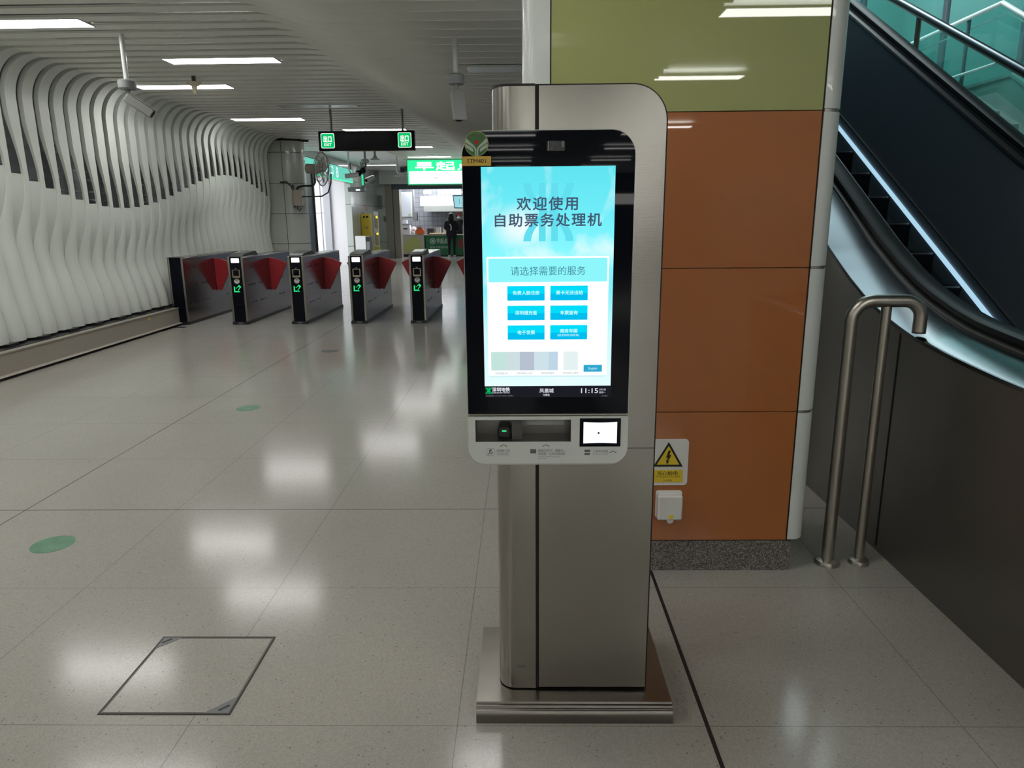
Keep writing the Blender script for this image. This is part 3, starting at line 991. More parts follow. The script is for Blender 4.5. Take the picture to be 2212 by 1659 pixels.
ds = MB().box(-0.1005, 0.2285, 1.7968, 1.7977, 1.0400, 1.5905).build('display', screen_mat(), kx)
ds['_o'] = kx['_o']
Y1, Y2, Y3, Y4 = 1.7965, 1.7962, 1.7959, 1.7956
E_WHITE = glow('screen white', (0.97, 1.0, 1.0), 1.05)
E_PALE = glow('screen pale cyan', (0.27, 0.93, 0.98), 1.0)
E_MARK = glow('screen mark cyan', (0.125, 0.74, 0.87), 1.0)
E_BTN = glow('button cyan', (0.0, 0.72, 0.96), 1.0)
E_BTN2 = glow('button blue', (0.0, 0.52, 0.86), 1.0)
E_TXT = glow('button text', (0.62, 1.0, 1.0), 1.0)
E_NAVY = glow('title navy', (0.055, 0.10, 0.17), 1.0)
E_SLATE = glow('header slate', (0.055, 0.24, 0.33), 1.0)
E_GREY = glow('caption grey', (0.30, 0.36, 0.40), 1.0)
# metro mark, faint behind the title: two arms and two bars above and below a waist


def metro_mark(cx, z0, z1, w, y, m, parent, name, waist=False):
    b_ = MB()
    h = (z1 - z0)
    for sgn in (1, -1):
        zt = z1 if sgn > 0 else z0
        for s in (-1, 1):
            o_, i_ = [], []
            for k in range(9):
                t = k / 8
                zc = zt - sgn * h * 0.5 * t
                xo = w * (0.5 - 0.36 * (1 - cos(t * PI / 2)))
                o_.append((cx + s * xo, zc))
                i_.append((cx + s * max(xo - w * 0.155, 0.0), zc))
            b_.prism(o_ + i_[::-1], y, y + 0.0003, 'y')
            b_.box(cx + s * w * 0.055 if s > 0 else cx - w * 0.19, cx + w * 0.19 if s > 0 else cx - w * 0.055, y, y + 0.0003, min(zt, zt - sgn * h * (0.42 if waist else 0.5)), max(zt, zt - sgn * h * (0.42 if waist else 0.5)))
        if waist:
            b_.box(cx - w * 0.16, cx + w * 0.16, y, y + 0.0003, z0 + h * 0.3, z1 - h * 0.3)
    b_.build(name, m, parent)


metro_mark(0.065, 1.4115, 1.5515, 0.125, Y1, E_MARK, ds, 'metro_mark')
write('欢迎使用', -0.013, 0.137, 1.4865, 1.5185, Y3, E_NAVY, ds, 'title_lettering', bold=0.02, spacing=1.16)
write('自助票务处理机', -0.0675, 0.1965, 1.4475, 1.4790, Y3, E_NAVY, ds, 'title_lettering', bold=0.02, spacing=1.13)
MB().prism(rrect(-0.0905, 0.2180, 1.300, 1.3740, 0.003, 3), Y1, Y1 + 0.0003, 'y').build('header_frame', E_WHITE, ds)
MB().box(-0.0900, 0.2175, Y1, Y1 + 0.0003, 1.068, 1.301).build('white_card', E_WHITE, ds)
MB().prism(rrect(-0.0860, 0.2135, 1.3105, 1.3695, 0.003, 3), Y2, Y2 + 0.0003, 'y').build('header_panel', E_PALE, ds)
write('请选择需要的服务', -0.030, 0.159, 1.3270, 1.3495, Y3, E_SLATE, ds, 'header_lettering')
for i, (x0, z0, t, tx0, tx1, tz0, tz1) in enumerate(((-0.0388, 1.2635, '免费人脸注册', -0.025, 0.043, 1.278, 1.2885), (0.0705, 1.2635, '票卡无法出站', 0.085, 0.153, 1.278, 1.2885),
                                   (-0.0388, 1.2135, '深圳通充值', -0.019, 0.036, 1.2275, 1.238), (0.0705, 1.2135, '车票查询', 0.096, 0.140, 1.227, 1.2375),
                                   (-0.0388, 1.1630, '电子发票', -0.013, 0.031, 1.1765, 1.187), (0.0705, 1.1630, '商务车厢', 0.096, 0.140, 1.180, 1.1905))):
    b_ = MB()
    b_.cur = 0
    b_.box(x0, x0 + 0.0948, Y2, Y2 + 0.0003, z0 + 0.0175, z0 + 0.037)
    b_.cur = 1
    b_.box(x0, x0 + 0.0948, Y2, Y2 + 0.0003, z0, z0 + 0.0175)
    b_.build('screen_button', [E_BTN, E_BTN2], ds)
    write(t, tx0, tx1, tz0, tz1, Y3, E_TXT, ds, 'button_lettering', bold=0.015)
write('(核发和取消核准)', 0.089, 0.145, 1.1700, 1.1775, Y3, E_TXT, ds, 'button_lettering')
for x0, x1, c in ((-0.0825, -0.045, (0.55, 0.78, 0.72)), (-0.045, -0.008, (0.62, 0.74, 0.76)), (-0.008, 0.029, (0.47, 0.53, 0.63)), (0.029, 0.0665, (0.62, 0.76, 0.83)), (0.0665, 0.0905, (0.52, 0.68, 0.80)), (0.105, 0.1425, (0.79, 0.89, 0.89))):
    MB().box(x0, x1, Y2, Y2 + 0.0003, 1.082, 1.131).build('code_patch', glow('patch', c, 1.0), ds)
for x0, x1, t in ((-0.073, -0.039, '深圳地铁APP'), (-0.0165, 0.024, '深圳地铁公众号'), (0.047, 0.081, '深圳地铁微信'), (0.103, 0.144, '深圳地铁小程序')):
    write(t, x0, x1, 1.0715, 1.077, Y2, E_GREY, ds, 'caption_lettering')
MB().prism(rrect(0.1575, 0.205, 1.0775, 1.0955, 0.0008, 2), Y2, Y2 + 0.0003, 'y').build('language_button', glow('button dull blue', (0.03, 0.38, 0.63), 1.0), ds)
write('English', 0.170, 0.1925, 1.0818, 1.0892, Y3, E_TXT, ds, 'button_lettering')
MB().box(-0.088, 0.213, Y2, Y2 + 0.0003, 1.064, 1.068).build('card_edge', glow('screen edge', (0.66, 0.90, 0.93), 1.0), ds)
st = MB().box(-0.1005, 0.2285, 1.7968, 1.7977, 1.0095, 1.0400).build('status_bar', glow('status bar', (0.012, 0.012, 0.018), 1.0), kx)
st['_o'] = kx['_o']
E_BAR = glow('bar white', (0.72, 0.74, 0.80), 1.0)
E_BARG = glow('bar grey', (0.28, 0.28, 0.31), 1.0)
metro_mark(-0.0903, 1.0195, 1.0365, 0.0165, Y2, glow('mark green', (0.0, 0.52, 0.13), 1.0), st, 'metro_mark', True)
write('深圳地铁', -0.081, -0.035, 1.0253, 1.0365, Y2, E_BAR, st, bold=0.03)
write('SHENZHEN METRO', -0.081, -0.035, 1.0208, 1.0238, Y2, E_BAR, st, bold=0.02)
write('004008401 v1.0.10 v1.0.01_210801', -0.097, -0.027, 1.0122, 1.0154, Y2, E_BARG, st)
write('凤凰城', 0.043, 0.080, 1.0217, 1.0333, Y2, E_BAR, st, bold=0.015)
write('付费区', 0.052, 0.070, 1.0128, 1.0190, Y2, E_BAR, st, bold=0.01)
write('11:15', 0.152, 0.196, 1.0203, 1.0330, Y2, E_BAR, st, bold=0.014)
write('2月6日', 0.1985, 0.216, 1.0270, 1.0322, Y2, E_BAR, st)
write('星期一', 0.199, 0.216, 1.0193, 1.0244, Y2, E_BAR, st)
write('v1.0.0.0', 0.204, 0.221, 1.0110, 1.0141, Y2, E_BARG, st)

# ------------------------------------------------------------------ floor access cover and floor stickers
ac = thing('floor_access_cover', (-1.104, 2.056, 0), 'square floor hatch edged in dark metal with two slotted corner plates', 'hatch')
x0, x1, y0, y1 = -1.308, -0.900, 1.851, 2.262
sq = lambda d: [(x0 + d, y0 + d), (x1 - d, y0 + d), (x1 - d, y1 - d), (x0 + d, y1 - d)]
MB().ring(sq(0), sq(0.0055), 0.0, 0.003, 'z').build('frame', mat('dirty brass edge', (0.035, 0.03, 0.022), 0.6), ac)
MB().ring(sq(0.0085), sq(0.0095), 0.0, 0.0025, 'z').build('inner_edge', BLACK, ac)
MB().prism(sq(0.0055), 0.0, 0.0016, 'z').build('lid', FLOOR, ac)
PLT = mat('corner plate steel', (0.16, 0.165, 0.17), 0.5, 0.4)
for cx_, cy_, s in ((x0 + 0.006, y1 - 0.006, 1), (x1 - 0.006, y0 + 0.006, -1)):
    k_ = 0.066 if s > 0 else 0.078
    cp = MB().prism([(cx_, cy_), (cx_ + s * k_, cy_), (cx_, cy_ - s * k_)], 0.0016, 0.0028, 'z').build('corner_plate', PLT, ac)
    cp['_o'] = ac['_o']
    m_ = Vector((cx_ + s * k_ * 0.30, cy_ - s * k_ * 0.30, 0))
    dv = Vector((1, 1, 0)).normalized()
    nv = Vector((1, -1, 0)).normalized()
    pts = []
    for k in range(18):
        a = 2 * PI * k / 18
        pts.append(m_ + dv * (0.014 * (1 if cos(a) > 0 else -1) + 0.0045 * cos(a)) + nv * 0.0045 * sin(a))
    MB().prism([(p.x, p.y) for p in pts], 0.0028, 0.0033, 'z').build('lift_slot', BLACK, cp)

STK = mat('worn green sticker', (0.085, 0.22, 0.13), 0.45, var=0.45, vscale=14)
for i, (x, y, l) in enumerate(((-2.208, 3.015, 'round worn green floor sticker nearest the camera, left of the hatch'),
                               (-2.213, 5.455, 'round green floor sticker midway between the hatch and the ticket gates'),
                               (-2.227, 7.963, 'small dark round floor sticker nearest to the ticket gates'))):
    s_ = MB().lathe([(0.092, 0.0), (0.092, 0.0012), (0.088, 0.0016)], (x, y, 0), 40).build('floor_sticker', STK if i < 2 else mat('dark floor disc', (0.07, 0.10, 0.085), 0.4))
    tag(s_, l, 'sticker', 'round stickers on the floor')
s_ = MB().prism([(9.255, 0.195), (9.315, 0.195), (9.285, 0.240)], -4.985, -4.9835, 'x').build('skirting_sticker', YEL)
tag(s_, 'tiny yellow triangular sticker on the metal skirting by the ribbed wall', 'sticker')

# ------------------------------------------------------------------ escalator
es = thing('escalator', (2.3, 3.0, 0), 'dark escalator climbing away behind the pillar with black steps and lit skirting', 'escalator')
ESC_C = mat('escalator cladding', (0.20, 0.19, 0.175), 0.38, 0.85, var=0.05, vscale=6)
ESC_D = mat('escalator deck', (0.14, 0.155, 0.17), 0.2, 1.0)
ESC_I = mat('dark inner panel', (0.20, 0.235, 0.275), 0.45, 0.0)
BELT = mat('handrail belt', (0.008, 0.009, 0.010), 0.45, spec=0.12)
pts_c = [(0.6, 0.925), (1.6, 0.925), (2.21, 0.928), (2.54, 0.953), (2.84, 0.985), (3.08, 1.036), (3.37, 1.130), (3.71, 1.300)]
tmp = []
for i in range(len(pts_c) - 1):
    for k in range(4):
        t = k / 4
        tmp.append((pts_c[i][0] * (1 - t) + pts_c[i + 1][0] * t, pts_c[i][1] * (1 - t) + pts_c[i + 1][1] * t))
tmp.append(pts_c[-1])
for _ in range(3):
    tmp = [tmp[0]] + [(tmp[i][0], (tmp[i - 1][1] + 2 * tmp[i][1] + tmp[i + 1][1]) / 4) for i in range(1, len(tmp) - 1)] + [tmp[-1]]
TOP = tmp + [(3.71 + 0.5 * k, 1.300 + 0.5 * 0.5735 * k) for k in range(1, 17)]
poly = [(0.6, 0.0)] + TOP + [(TOP[-1][0], 0.0)]
MB().prism(poly, 1.583, 1.603, 'x').build('outer_cladding', ESC_C, es)
MB().box(1.580, 1.584, 2.945, 2.950, 0.02, 0.985).build('cladding_joint', BLACK, es)
MB().box(1.590, 1.60, 0.6, 11.5, 0.0, 0.02).build('cladding_foot', BLACK, es)


def ribbon(mb, ys, prof):
    """sweep a closed (x, dz) profile along the (y, z) path"""
    n = len(prof)
    vs = [(px_, y_, z_ + pz_) for (y_, z_) in ys for (px_, pz_) in prof]
    fs = [(i * n + k, i * n + (k + 1) % n, (i + 1) * n + (k + 1) % n, (i + 1) * n + k) for i in range(len(ys) - 1) for k in range(n)]
    fs += [tuple(range(n)), tuple((len(ys) - 1) * n + k for k in range(n))[::-1]]
    return mb.add(vs, fs)


ribbon(MB(), TOP, [(1.578, -0.012), (1.578, 0.002), (1.584, 0.006), (1.80, 0.016), (1.80, -0.02), (1.60, -0.02)]).build('deck', ESC_D, es)
ribbon(MB(), TOP, [(1.797, -0.02), (1.797, 0.024), (1.83, 0.030), (1.94, 0.030), (1.94, -0.02)]).build('handrail_guide', mat('olive guide', (0.045, 0.043, 0.035), 0.4), es)
ribbon(MB(), TOP, [(1.822, 0.030), (1.815, 0.045), (1.820, 0.062), (1.836, 0.072), (1.88, 0.074), (1.905, 0.066), (1.915, 0.05), (1.908, 0.030)]).build('handrail', BELT, es)
ribbon(MB(), TOP, [(1.93, -0.9), (1.945, -0.9), (1.945, 0.028), (1.93, 0.028)]).build('inner_panel', ESC_I, es)
STEP = mat('step tread', (0.006, 0.006, 0.007), 0.7, spec=0.1)
for k in range(-4, 12):
    y, z = 4.794 + 0.361 * k, 0.997 + 0.205 * k
    st_ = MB().box(1.955, 2.945, y, y + 0.42, z - 0.03, z)
    st_.box(1.955, 2.945, y + 0.012, y + 0.03, z - 0.205, z - 0.02)
    for j in range(33):
        st_.box(1.97 + j * 0.0295, 1.98 + j * 0.0295, y + 0.03, y + 0.40, z, z + 0.004)
    s_ = st_.build('step', STEP, es, flat=True)
    s_['_o'] = es['_o']
    MB().box(1.96, 2.93, y - 0.003, y + 0.008, z - 0.009, z + 0.003).build('nosing', mat('nosing', (0.14, 0.14, 0.14), 0.35, 0.8) if k == -4 else bpy.data.materials['nosing'], s_)
MB().box(1.955, 2.945, 0.6, 3.4, -0.01, 0.012).build('comb_plate', STEEL_D, es)
sl = 0.5726
lnz = lambda y: 0.734 + 0.5730 * (y - 4.312)
pj = lambda y0, y1, a, b_: [(y0, lnz(y0) + a), (y1, lnz(y1) + a), (y1, lnz(y1) + b_), (y0, lnz(y0) + b_)]
MB().prism(pj(4.30, 11.6, -0.017, 0.016), 2.948, 2.962, 'x').build('skirt_light', glow('skirting light', (0.50, 0.80, 1.0), 0.85), es)
MB().prism([(3.0, -0.05), (11.6, lnz(11.6) - 0.5), (11.6, lnz(11.6) + 0.955), (4.45, lnz(4.45) + 0.955), (3.9, 1.50), (3.4, 1.22), (2.9, 1.05), (2.4, 0.99), (0.6, 0.97), (0.6, -0.05)], 2.962, 3.0, 'x').build('far_panel', ESC_I, es)
MB().prism(pj(4.2, 11.6, 0.105, 0.117), 2.955, 2.963, 'x').build('panel_groove', STEEL_D, es)
far = [(0.6, 0.97), (2.4, 0.99), (2.9, 1.05), (3.4, 1.22), (3.9, 1.50), (4.45, lnz(4.45) + 0.955), (11.6, lnz(11.6) + 0.955)]
ribbon(MB(), far, [(2.956, -0.012), (2.956, 0.006), (2.972, 0.006), (2.972, -0.012)]).build('panel_edge', ESC_D, es)
ribbon(MB(), far, [(2.965, 0.0), (2.965, 0.012), (3.01, 0.014), (3.01, 0.03), (3.14, 0.03), (3.14, 0.0)]).build('far_handrail_guide', mat('dark guide', (0.03, 0.032, 0.034), 0.4), es)
ribbon(MB(), far, [(3.022, 0.03), (3.015, 0.045), (3.02, 0.062), (3.036, 0.072), (3.08, 0.074), (3.105, 0.066), (3.115, 0.05), (3.108, 0.03)]).build('far_handrail', BELT, es)
MB().prism([(0.6, 0.0), (2.4, 0.0), (11.6, lnz(11.6) - 0.6)] + [(y, z) for y, z in far[::-1]], 3.14, 3.16, 'x').build('far_cladding', ESC_C, es)

# ------------------------------------------------------------------ stairs beyond the escalator
sr = thing('staircase', (3.95, 3.0, 0), 'stair beside the escalator with tube handrail on round posts', 'stairs')
RS = 0.5077
rz = lambda y: 2.487 + RS * (y - 5.631)
sb = []
n = 24
y0 = 5.631 - (2.487 - 0.95) / RS
for k in range(n):
    sb += [(y0 + 0.295 * k, 0.15 * k), (y0 + 0.295 * k, 0.15 * (k + 1))]
sb += [(y0 + 0.295 * n, 0.15 * n), (y0 + 0.295 * n, 0.0)]
MB().prism(sb, 3.32, 4.45, 'x').build('flight', CONC, sr)
MB().prism([(y0 - 0.1, 0.0), (y0 - 0.1, 0.22), (y0 + 0.295 * n, 0.15 * n + 0.22), (y0 + 0.295 * n, 0)], 3.24, 3.32, 'x').build('stringer', TEAL, sr)
MB().tube([(3.7, 2.7, rz(2.7) + 0.0), (3.7, 9.7, rz(9.7))], 0.036, 18).build('handrail', mat('dark rail steel', (0.085, 0.10, 0.11), 0.3, 1.0), sr)
for yy in (3.6, 5.4, 7.21, 9.0):
    MB().cyl((3.7, yy, rz(yy) - 0.92), (3.7, yy, rz(yy) - 0.02), 0.024).build('post', STEEL_P, sr)
MB().tube([(3.7, 2.7, rz(2.7) - 0.42), (3.7, 9.7, rz(9.7) - 0.42)], 0.012, 10).build('lower_rail', STEEL_P, sr)
MB().prism([(2.8, rz(2.8) - 0.85), (9.6, rz(9.6) - 0.85), (9.6, rz(9.6) - 0.04), (2.8, rz(2.8) - 0.04)], 3.74, 3.752, 'x').build('glass_panel', GLASS_T, sr)

lb = thing('landing_balustrade', (4.65, 7.6, 0), 'glass balustrade with bright top rail around the stair landing behind the escalator', 'railing')
BR = mat('bright rail', (0.85, 0.90, 0.90), 0.3)
ra = [(4.6, 10.6, 3.43), (4.6, 7.45, 3.433), (4.6, 5.2, 2.12)]
MB().tube(ra, 0.022, 12).build('top_rail', BR, lb)
MB().tube([(4.64, 10.6, 3.33), (4.64, 7.40, 3.333), (4.64, 5.2, 2.04)], 0.007, 8).build('glass_edge', BR, lb)
MB().prism([(10.6, 3.42), (7.45, 3.42), (5.2, 2.11), (5.2, 1.36), (7.35, 2.62), (10.6, 2.62)], 4.595, 4.607, 'x').build('glass_panel', GLASS_T, lb)
MB().tube([(4.58, 10.6, 2.88), (4.58, 7.40, 2.885)], 0.014, 10).build('mid_rail', BR, lb)
for yy, z_ in ((8.0, 3.43), (9.3, 3.43), (6.7, 3.0)):
    MB().cyl((4.62, yy, z_ - 0.85), (4.62, yy, z_), 0.02).build('post', ESC_I, lb)
ld = thing('stair_landing', (5.3, 7.6, 0), 'pale stone stair landing and lower flight behind the glass balustrade', 'stairs')
MB().prism([(10.8, 0), (10.8, 2.75), (7.27, 2.75), (4.0, 0.75), (4.0, 0)], 4.66, 4.72, 'x').build('side_wall', CONC, ld)
fl = MB()
pp = [(7.27, 2.72)]
for k in range(14):
    pp += [(7.27 - 0.29 * k, 2.72 - 0.175 * (k + 1)), (7.27 - 0.29 * (k + 1), 2.72 - 0.175 * (k + 1))]
pp += [(7.27 - 0.29 * 14, 0), (10.8, 0), (10.8, 2.72)]
MB().prism(pp, 4.72, 6.4, 'x').build('flight', mat('stair tread stone', (0.36, 0.37, 0.35), 0.5), ld)
MB().prism(pj(0, 0, 0, 0) and [(10.8, 2.745), (7.27, 2.745), (4.0, 0.745), (4.0, 0.775), (7.265, 2.775), (10.8, 2.775)], 4.65, 4.74, 'x').build('coping', mat('pale coping', (0.62, 0.66, 0.64), 0.4), ld)
gw = thing('glass_screen', (5.2, 11.8, 0), 'tall teal glass screen on dark posts at the head of the stairs', 'screen')
MB().box(3.2, 7.8, 11.79, 11.81, 0, 8).build('glass_panel', GLASS_T, gw)
for x in (3.9, 5.15, 6.4, 7.6):
    MB().cyl((x, 11.7, 0), (x, 11.7, 8), 0.05).build('post', ESC_I, gw)
# ------------------------------------------------------------------ ticket gates
GX = [-4.97 + 0.866 * k for k in range(6)]
GY = 10.15
E_DISP = glow('gate display', (0.95, 0.98, 1.0), 1.3)
E_ARW = glow('gate arrow', (0.02, 0.75, 0.22), 1.0)
GLBL = ['ticket gate against the ribbed wall, black blank end, one red flap', 'ticket gate second from the ribbed wall, with lit display and green arrow', 'ticket gate in front of the panelled pier edge, lit display and green arrow',
        'ticket gate in front of the white bin and yellow cabinet, with green arrow', 'ticket gate nearest the kiosk showing its whole front, green arrow lit', 'ticket gate hidden behind the kiosk, only its red flap showing']


def gate_shell(gx, front):
    g = thing('ticket_gate', (gx, GY, 0), GLBL[0], 'ticket gate', 'ticket gates in a row')
    X = lambda v: gx + v
    MB().prism([(GY + 0.0, 0.04), (GY + 2.05, 0.04), (GY + 2.05, 0.962), (GY + 0.02, 0.962), (GY + 0.0, 0.945)], X(-0.11), X(0.11), 'x').build('body', GATE_S, g, bevel=0.006)
    MB().box(X(-0.108), X(0.108), GY + 0.03, GY + 2.04, 0.962, 0.972).build('top_plate', STEEL, g, bevel=0.003)
    MB().box(X(-0.118), X(0.118), GY - 0.01, GY + 2.06, 0.0, 0.042).build('plinth', BLACKP, g)
    MB().box(X(-0.082), X(0.082), GY - 0.006, GY + 0.01, 0.042, 0.965).build('front_panel', BLACKG, g)
    for s in (-1, 1):
        MB().box(X(s * 0.082) if s > 0 else X(-0.112), X(0.112) if s > 0 else X(-0.082), GY - 0.009, GY + 0.012, 0.042, 0.972).build('front_trim', STEEL, g, bevel=0.004)
    dots = MB()
    for z in (0.81, 0.56, 0.30):
        for y in [0.16, 0.22, 0.28, 0.34, 0.40, 0.56, 0.62, 0.68, 0.74, 1.42, 1.48, 1.56, 1.62, 1.68]:
            for s in (-1, 1):
                dots.prism(circ(GY + y, z, 0.013, 10), X(s * 0.1095), X(s * 0.1115), 'x')
    dots.build('sensor_row', BLACKP, g)
    MB().box(X(-0.112), X(0.112), GY + 1.03, GY + 1.09, 0.40, 0.90).build('flap_slot', BLACKP, g)
    return g


def flap(g, gx, s):
    pts = [(0.10, 0.905), (0.16, 0.90), (0.22, 0.887), (0.28, 0.868), (0.34, 0.843), (0.393, 0.815), (0.180, 0.395), (0.165, 0.405), (0.145, 0.412), (0.125, 0.405), (0.10, 0.395)]
    MB().prism([(gx + s * x, z) for x, z in pts], GY + 1.043, GY + 1.077, 'y').build('flap', RED, g, bevel=0.004)


g0 = gate_shell(GX[0], False)
flap(g0, GX[0], 1)
g1 = gate_shell(GX[1], True)
g1['label'] = GLBL[1]
gx = GX[1]
flap(g1, gx, 1)
flap(g1, gx, -1)
h = MB().prism([(GY + 0.02, 0.965), (GY + 0.03, 0.985), (GY + 0.10, 1.012), (GY + 0.50, 1.040), (GY + 0.58, 1.030), (GY + 0.66, 0.965)], gx - 0.098, gx + 0.098, 'x').build('reader_head', DGREY, g1, bevel=0.006)
h['_o'] = g1['_o']
MB().prism([(GY + 0.12, 1.0165), (GY + 0.44, 1.039), (GY + 0.44, 1.0405), (GY + 0.12, 1.0185)], gx - 0.07, gx + 0.07, 'x').build('card_pad', mat('card pad', (0.16, 0.17, 0.17), 0.25), h)
MB().prism(rrect(gx - 0.058, gx + 0.058, 0.886, 0.952, 0.008, 4), GY - 0.009, GY - 0.005, 'y').build('display', E_DISP, g1)
rdr = MB().ring(rrect(gx - 0.055, gx + 0.055, 0.676, 0.79, 0.01, 4), rrect(gx - 0.043, gx + 0.043, 0.70, 0.782, 0.004, 4), GY - 0.012, GY - 0.005, 'y').build('code_reader', mat('champagne frame', (0.42, 0.36, 0.26), 0.35, 0.8), g1)
MB().box(gx - 0.012, gx + 0.012, GY - 0.0075, GY - 0.005, 0.803, 0.808).build('status_lamp', mat('pale lens', (0.6, 0.6, 0.58), 0.4), g1)
d_ = MB().prism(circ(gx, 0.626, 0.041, 24), GY - 0.009, GY - 0.005, 'y').build('tap_disc', mat('tap disc grey', (0.22, 0.22, 0.19), 0.4), g1)
d_['_o'] = g1['_o']
MB().prism([(gx - 0.040, 0.635), (gx - 0.025, 0.645), (gx, 0.625), (gx + 0.025, 0.645), (gx + 0.040, 0.635), (gx + 0.030, 0.605), (gx, 0.590), (gx - 0.030, 0.605)], GY - 0.0105, GY - 0.009, 'y').build('chevron', mat('tap white', (0.55, 0.55, 0.53), 0.4), d_)
a_ = [(-0.055, 0.470), (0.034, 0.470), (0.010, 0.494), (0.055, 0.545), (0.026, 0.574), (-0.020, 0.527), (-0.052, 0.556)]
cxm = sum(p[0] for p in a_) / 7
czm = sum(p[1] for p in a_) / 7
ai = [(cxm + (p[0] - cxm) * 0.62 - 0.003, czm + (p[1] - czm) * 0.62 - 0.002) for p in a_]
MB().ring([(gx + p[0], p[1]) for p in a_], [(gx + p[0], p[1]) for p in ai], GY - 0.008, GY - 0.005, 'y').build('arrow_light', E_ARW, g1)
MB().box(gx - 0.035, gx + 0.035, GY - 0.012, GY - 0.009, 0.008, 0.034).build('base_label', mat('blue grey plate', (0.09, 0.11, 0.15), 0.4), g1)
for k in range(2, 6):
    dup(g1, (GX[k], GY, 0), GLBL[k])

# ------------------------------------------------------------------ hanging exit sign
ex = thing('exit_sign', (-2.385, 11.42, 2.507), 'black hanging sign box with a green lit exit panel at each end', 'sign')
MB().box(-3.122, -1.648, 11.36, 11.48, 2.507, 2.797).build('housing', mat('satin black', (0.003, 0.003, 0.004), 0.15, spec=0.04), ex, bevel=0.004)
for x in (-2.93, -1.83):
    MB().cyl((x, 11.42, 2.79), (x, 11.42, 3.16), 0.018).build('hanging_rod', GREY, ex)
E_XG = glow('exit green', (0.0, 0.50, 0.13), 1.1)
E_XW = glow('exit white', (0.92, 1.0, 0.96), 1.1)
for xc in (-2.981, -1.796):
    fr = MB().prism(rrect(xc - 0.104, xc + 0.104, 2.546, 2.766, 0.022, 5), 11.356, 11.361, 'y').build('exit_panel', E_XW, ex)
    fr['_o'] = ex['_o']
    MB().prism(rrect(xc - 0.095, xc + 0.095, 2.555, 2.757, 0.017, 5), 11.3535, 11.356, 'y').build('green_face', E_XG, fr)
    write('出口', xc - 0.060, xc + 0.060, 2.632, 2.728, 11.352, E_XW, fr, bold=0.03)
    write('EXIT', xc - 0.054, xc + 0.054, 2.578, 2.618, 11.352, E_XW, fr, bold=0.02)


# ------------------------------------------------------------------ cameras and ceiling fittings
def dome_cam(x, y, zd, r, tilt, label):
    c = thing('security_camera', (x, y, zd), label, 'camera')
    MB().cyl((x, y, zd + 0.04), (x, y, H + 0.06), 0.022).build('pole', PALE, c)
    MB().lathe([(r * 0.9, -0.035), (r, -0.025), (r, 0.035), (r * 0.85, 0.045), (0.03, 0.05)], (x, y, zd), 28).build('mount_disc', GREY, c)
    d = Vector(tilt).normalized()
    p0 = Vector((x, y, zd - 0.03))
    p1 = p0 + Vector((0, 0, -0.075)) + d * 0.03
    MB().tube([p0, p0 + Vector((0, 0, -0.045)), p1], 0.020, 12).build('bracket', GREY, c)
    q = d.to_track_quat('Y', 'Z').to_matrix().to_4x4()
    M_ = Matrix.Translation(p1) @ q
    MB().box(-0.045, 0.045, -0.05, 0.20, -0.05, 0.035).xf(M_).build('camera_body', mat('camera grey', (0.24, 0.24, 0.23), 0.5), c, bevel=0.008)
    MB().box(-0.052, 0.052, -0.03, 0.23, 0.035, 0.043).xf(M_).build('sun_shield', bpy.data.materials['camera grey'], c)
    MB().cyl((0, 0.19, -0.01), (0, 0.206, -0.01), 0.03).xf(M_).build('lens', BLACKG, c)


dome_cam(-3.61, 6.86, 2.685, 0.078, (0.75, 0.25, -0.55), 'grey camera on a pole by the ribbed wall, pointing down to the right')
dome_cam(-0.553, 6.4, 2.616, 0.070, (0.12, -0.35, -1.0), 'grey camera on a pole beside the pillar, pointing almost straight down')
c = thing('ceiling_sensor', (-3.86, 8.85, 2.96), 'small cream ceiling sensor on a dark stem in front of a strip light', 'sensor')
MB().cyl((-3.86, 8.85, 3.05), (-3.86, 8.85, H + 0.02), 0.022).build('stem', mat('rust stem', (0.09, 0.06, 0.04), 0.6), c)
MB().lathe([(0.018, -0.09), (0.028, -0.03), (0.032, 0.0), (0.085, 0.03), (0.08, 0.045), (0.03, 0.055)], (-3.86, 8.85, 3.02), 24).build('head', mat('cream', (0.55, 0.50, 0.38), 0.5), c)


def bullet(name, base, p, d, L, r, label, m, pipe, bend_=None):
    c = thing('security_camera', p, label, 'camera')
    d = Vector(d).normalized()
    P0 = Vector(p)
    MB().tube(pipe, 0.022, 10).build('mount_pipe', PALE, c)
    q = d.to_track_quat('Y', 'Z').to_matrix().to_4x4()
    M_ = Matrix.Translation(P0) @ q
    MB().prism(rrect(-r, r, -r, r, r * 0.5, 4), -L * 0.5, L * 0.5, 'y').xf(M_).build('camera_body', m, c)
    MB().cyl((0, L * 0.5, 0), (0, L * 0.5 + 0.012, 0), r * 0.8).xf(M_).build('lens', BLACKG, c)
    MB().box(-r * 1.1, r * 1.1, -L * 0.5, L * 0.62, r, r + 0.012).xf(M_).build('sun_shield', m, c)
    return c


